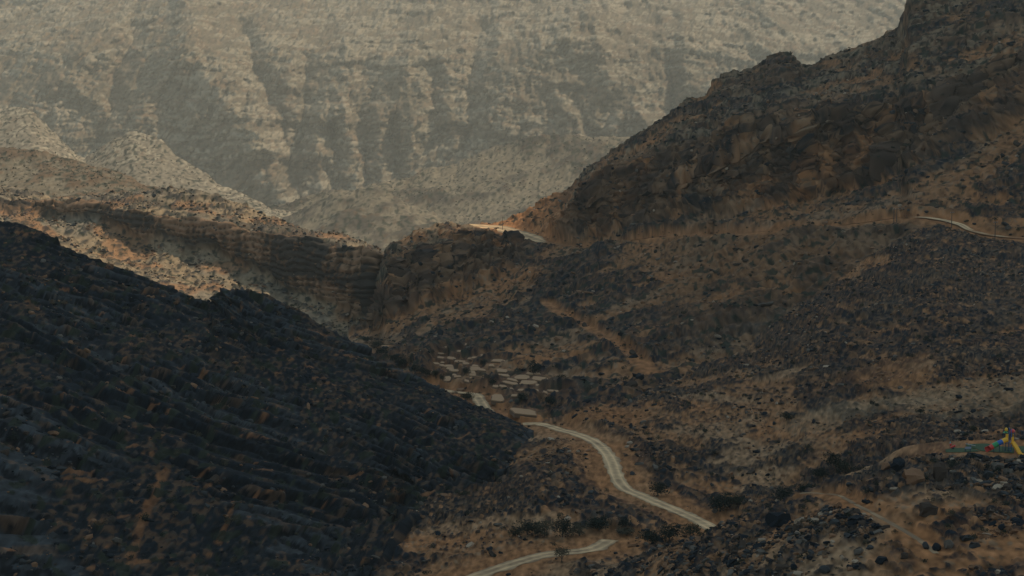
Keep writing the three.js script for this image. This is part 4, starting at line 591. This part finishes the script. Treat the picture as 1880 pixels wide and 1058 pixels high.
mat([[1737, 831], [1736, 826], [1752, 823], [1774, 823], [1790, 825], [1800, 829], [1770, 831]], 'green turf mat under the red spring rider at the playground end');
mat([[1776, 822.4], [1774, 816], [1812, 815], [1836, 820], [1862, 822], [1862, 832.5], [1830, 831], [1802, 828.6], [1792, 824.4]], 'green turf mat under the tube slide');
mat([[1868, 820], [1910, 820], [1910, 832], [1868, 831.5]], 'green turf mat to the side of the yellow slide');
{
  const base = at(1850, 829), S = 250 / F, g = new THREE.Group(); g.name = 'play_tower'; g.position.copy(base);
  const X = (u) => (u - 1850) * S, Y = (v) => (829 - v) * S * 1.02;
  const cyl = (x, z, y0, y1, r) => new THREE.CylinderGeometry(r, r, y1 - y0, 10).translate(x, (y0 + y1) / 2, z);
  for (const [u, z, top] of [[1843.5, -0.5, 790], [1849, -0.5, 791], [1843.5, 0.5, 792], [1849, 0.5, 792], [1854.5, -0.5, 786.5], [1860, -0.5, 790], [1854.5, 0.5, 787], [1860, 0.5, 792]]) part(g, 'post', cyl(X(u), z, -0.3, Y(top), 0.05), u === 1854.5 ? blue : steel);
  part(g, 'deck', new THREE.BoxGeometry(X(1860.4) - X(1843), 0.1, 1.15).translate((X(1860.4) + X(1843)) / 2, Y(812.5), 0), steel);
  part(g, 'side_panel', new THREE.BoxGeometry(0.42, Y(796) - Y(811), 0.06).translate(X(1846.3), (Y(796) + Y(811)) / 2, 0.6), yellow);
  part(g, 'side_panel', new THREE.BoxGeometry(0.4, Y(802) - Y(812), 0.06).translate(X(1857), (Y(802) + Y(812)) / 2, 0.58), yellow);
  part(g, 'side_panel', new THREE.BoxGeometry(0.06, Y(798) - Y(811), 0.9).translate(X(1860.6), (Y(798) + Y(811)) / 2, 0), yellow);
  const roof = part(g, 'roof', new THREE.ConeGeometry(0.52, 0.3, 4).rotateY(Math.PI / 4).translate(X(1846.3), Y(793), 0), green);
  part(roof, 'roof_finial', new THREE.SphereGeometry(0.24, 14, 10).scale(1, 1.25, 1).translate(X(1846.8), Y(789), 0), yellow);
  part(g, 'dome', new THREE.SphereGeometry(0.36, 16, 10, 0, Math.PI * 2, 0, Math.PI * 0.62).translate(X(1859), Y(792.5), 0), red);
  // tube slide, in coloured sections
  const path = new THREE.CatmullRomCurve3([[1847, 806], [1843, 807], [1838, 809.5], [1829, 813], [1820, 817.5], [1814, 821], [1806.5, 823.6]].map(([u, v], i) => new THREE.Vector3(X(u), Y(v), 0.55 + i * 0.08)));
  const piece = (a, b, r, open) => { const pts = []; for (let i = 0; i <= 8; i++) pts.push(path.getPointAt(mix(a, b, i / 8))); return new THREE.TubeGeometry(new THREE.CatmullRomCurve3(pts), 8, r, 14, false); };
  part(g, 'tube_section', piece(0, 0.24, 0.38), yellow); part(g, 'tube_section', piece(0.235, 0.45, 0.39), blue); part(g, 'tube_section', piece(0.445, 0.68, 0.4), green); part(g, 'tube_section', piece(0.675, 0.83, 0.4), red);
  const ex = path.getPointAt(0.8), ey = path.getPointAt(1), half = new THREE.CylinderGeometry(0.4, 0.4, ex.distanceTo(ey), 14, 1, true, 0, Math.PI).rotateX(Math.PI / 2); half.rotateZ(-Math.PI / 2 - Math.PI / 2); 
  const exit = part(g, 'slide_exit', half, red); exit.position.copy(ex).lerp(ey, 0.5); exit.lookAt(base.clone().add(ey)); red.side = THREE.DoubleSide;
  for (const u of [1822, 1832]) part(g, 'slide_support', cyl(X(u), 0.8, -0.2, Y(u === 1822 ? 817 : 812.5), 0.05), steel);
  // open slide with raised sides
  const a = new THREE.Vector3(X(1856), Y(812), 0.6), b = new THREE.Vector3(X(1866), Y(832), 2.4), n = 10, sl = [], sides = [[], []];
  const bedShape = new THREE.Shape(); [[-0.34, 0.26], [-0.28, 0.26], [-0.24, 0.05], [0.24, 0.05], [0.28, 0.26], [0.34, 0.26], [0.3, -0.02], [-0.3, -0.02]].forEach(([x, y], i) => i ? bedShape.lineTo(x, y) : bedShape.moveTo(x, y));
  const run = new THREE.CatmullRomCurve3([a, a.clone().lerp(b, 0.15).add(new THREE.Vector3(0, 0.06, 0)), a.clone().lerp(b, 0.5).add(new THREE.Vector3(0, 0.06, 0)), a.clone().lerp(b, 0.88).add(new THREE.Vector3(0, -0.02, 0)), b.clone().add(new THREE.Vector3(0.12, 0.12, 0.3))]);
  { const P = [], I = [], sp = bedShape.getPoints(), m = sp.length - 1; for (let i = 0; i <= n; i++) { const o = run.getPointAt(i / n), t = run.getTangentAt(i / n), s = new THREE.Vector3(-t.z, 0, t.x).normalize(), up = s.clone().cross(t).normalize(); if (up.y < 0) up.negate(); for (let j = 0; j < m; j++) { const q = o.clone().addScaledVector(s, sp[j].x).addScaledVector(up, sp[j].y); P.push(q.x, q.y, q.z); } }
    for (let i = 0; i < n; i++) for (let j = 0; j < m; j++) { const A = i * m + j, B = i * m + (j + 1) % m, C = A + m, D = B + m; I.push(A, C, B, B, C, D); } const ge = new THREE.BufferGeometry(); ge.setAttribute('position', new THREE.Float32BufferAttribute(P, 3)); ge.setIndex(I); const gg = ge.toNonIndexed(); gg.computeVertexNormals(); part(g, 'open_slide', gg, yellow); yellow.side = THREE.DoubleSide; }
  for (let k = 0; k < 4; k++) part(g, 'ladder_rung', new THREE.CylinderGeometry(0.03, 0.03, 0.5, 6).rotateZ(Math.PI / 2).translate(X(1851.7), 0.25 + k * 0.28, 0.5), steel);
  tag(g, 'playground tower with multicoloured tube slide and yellow open slide', 'play tower'); scene.add(shadowed(g));
}
{
  const g = new THREE.Group(); g.name = 'spring_rider'; g.position.copy(at(1750, 825));
  part(g, 'spring', new THREE.TorusKnotGeometry(0.1, 0.03, 40, 5, 1, 6).rotateX(Math.PI / 2).scale(1, 2, 1).translate(0, 0.2, 0), steel);
  part(g, 'seat', new THREE.CapsuleGeometry(0.16, 0.55, 4, 10).rotateZ(Math.PI / 2 + 0.45).translate(0, 0.42, 0), red);
  part(g, 'head', new THREE.SphereGeometry(0.17, 12, 8).scale(0.9, 1.5, 0.7).translate(-0.38, 0.72, 0), red);
  part(g, 'crest', new THREE.ConeGeometry(0.11, 0.4, 8).translate(-0.44, 1.1, 0), plastic(0.06, 0.3, 0.3));
  tag(g, 'small red spring rider with teal crest on the green mat', 'spring rider'); scene.add(shadowed(g));
}
{
  const g = new THREE.Group(); g.name = 'seesaw'; g.position.copy(at(1782, 821));
  part(g, 'plank', new THREE.BoxGeometry(1.5, 0.08, 0.25).rotateZ(-0.16).rotateY(-0.35).translate(0, 0.35, 0), plastic(0.3, 0.28, 0.24));
  part(g, 'pivot', new THREE.CylinderGeometry(0.09, 0.16, 0.36, 8).translate(0, 0.16, 0), steel);
  for (const s of [-1, 1]) part(g, 'handle', new THREE.TorusGeometry(0.12, 0.025, 6, 12, Math.PI).translate(s * 0.5, 0.42 - s * 0.09, s * 0.18), steel);
  tag(g, 'low grey seesaw on the green playground mat', 'seesaw'); scene.add(shadowed(g));
}
{
  const g = new THREE.Group(); g.name = 'bench'; g.position.copy(at(1777, 829.5));
  part(g, 'seat', new THREE.BoxGeometry(0.95, 0.07, 0.35).translate(0, 0.4, 0), steel);
  part(g, 'backrest', new THREE.BoxGeometry(0.95, 0.25, 0.05).translate(0, 0.66, 0.2), plastic(0.25, 0.3, 0.36));
  for (const s of [-1, 1]) part(g, 'leg', new THREE.BoxGeometry(0.06, 0.5, 0.3).translate(s * 0.38, 0.15, 0), steel);
  tag(g, 'dark low bench at the front edge of the mat', 'bench'); scene.add(shadowed(g));
}
{
  const g = new THREE.Group(); g.name = 'railing'; g.position.copy(at(1890, 806));
  for (let k = -5; k <= 5; k++) part(g, 'bar', new THREE.CylinderGeometry(0.025, 0.025, 1.5, 6).translate(k * 0.32, 0.65, 0), steel);
  for (const y of [0.25, 1.3]) part(g, 'rail', new THREE.BoxGeometry(3.6, 0.06, 0.05).translate(0, y, 0.03), steel);
  tag(g, 'dark metal railing at the back of the playground', 'railing'); scene.add(shadowed(g));
}
// ---------------------------------------------------------------- the cloud whose shadow lies over the near valley
{
  const rim = [[60, 1750], [400, 1950], [950, 1750], [1300, 800], [1000, -300], [-200, -600], [-950, -300], [-1000, 600], [-420, 860], [-200, 930], [-135, 1080], [-80, 1190], [-22, 1245], [14, 1285], [38, 1312]], cx = 200, cd = 500, alt = 2500, k = (alt - 80) / toSun.y;
  const an = rim.map(([x, d]) => [Math.atan2(d - cd, x - cx), Math.hypot(x - cx, d - cd)]).sort((a, b) => a[0] - b[0]); an.unshift([an[an.length - 1][0] - 2 * Math.PI, an[an.length - 1][1]]); an.push([an[1][0] + 2 * Math.PI, an[1][1]]);
  const radius = (a) => { let i = 1; while (i < an.length - 1 && an[i][0] < a) i++; const t = clamp((a - an[i - 1][0]) / (an[i][0] - an[i - 1][0])); return mix(an[i - 1][1], an[i][1], t); };
  const nA = 240, nR = 40, P = [], I = [];
  for (const s of [1, -1]) for (let j = 0; j <= nR; j++) for (let i = 0; i < nA; i++) {
    const a = -Math.PI + 2 * Math.PI * i / nA, f = j / nR, R = radius(a) * (1 + 0.03 * noise(Math.cos(a) * 9, Math.sin(a) * 9, 2)), x = cx + Math.cos(a) * R * f, d = cd + Math.sin(a) * R * f, edge = Math.sqrt(Math.max(0, 1 - f * f));
    P.push(x + toSun.x * k, alt + s * edge * (s > 0 ? 130 + 90 * fbm(x * 0.006, d * 0.006, 3, 3) : 30 + 20 * fbm(x * 0.006, d * 0.006, 9, 3)), -d + toSun.z * k);
  }
  const half = (nR + 1) * nA;
  for (let s = 0; s < 2; s++) for (let j = 0; j < nR; j++) for (let i = 0; i < nA; i++) { const a = s * half + j * nA + i, b = s * half + j * nA + (i + 1) % nA, c = a + nA, d = b + nA; s ? I.push(a, c, b, b, c, d) : I.push(a, b, c, b, d, c); }
  const g = new THREE.BufferGeometry(); g.setAttribute('position', new THREE.Float32BufferAttribute(P, 3)); g.setIndex(I); g.computeVertexNormals();
  const m = new THREE.Mesh(g, new THREE.MeshStandardMaterial({ color: new THREE.Color(0.8, 0.8, 0.8), roughness: 1 })); m.name = 'cloud'; tag(m, 'broad flat cloud shading the near half of the valley', 'cloud'); scene.add(shadowed(m));
}
console.log('rocks', loose.length, 'scrub', scrub.length);
renderer.render(scene, camera);
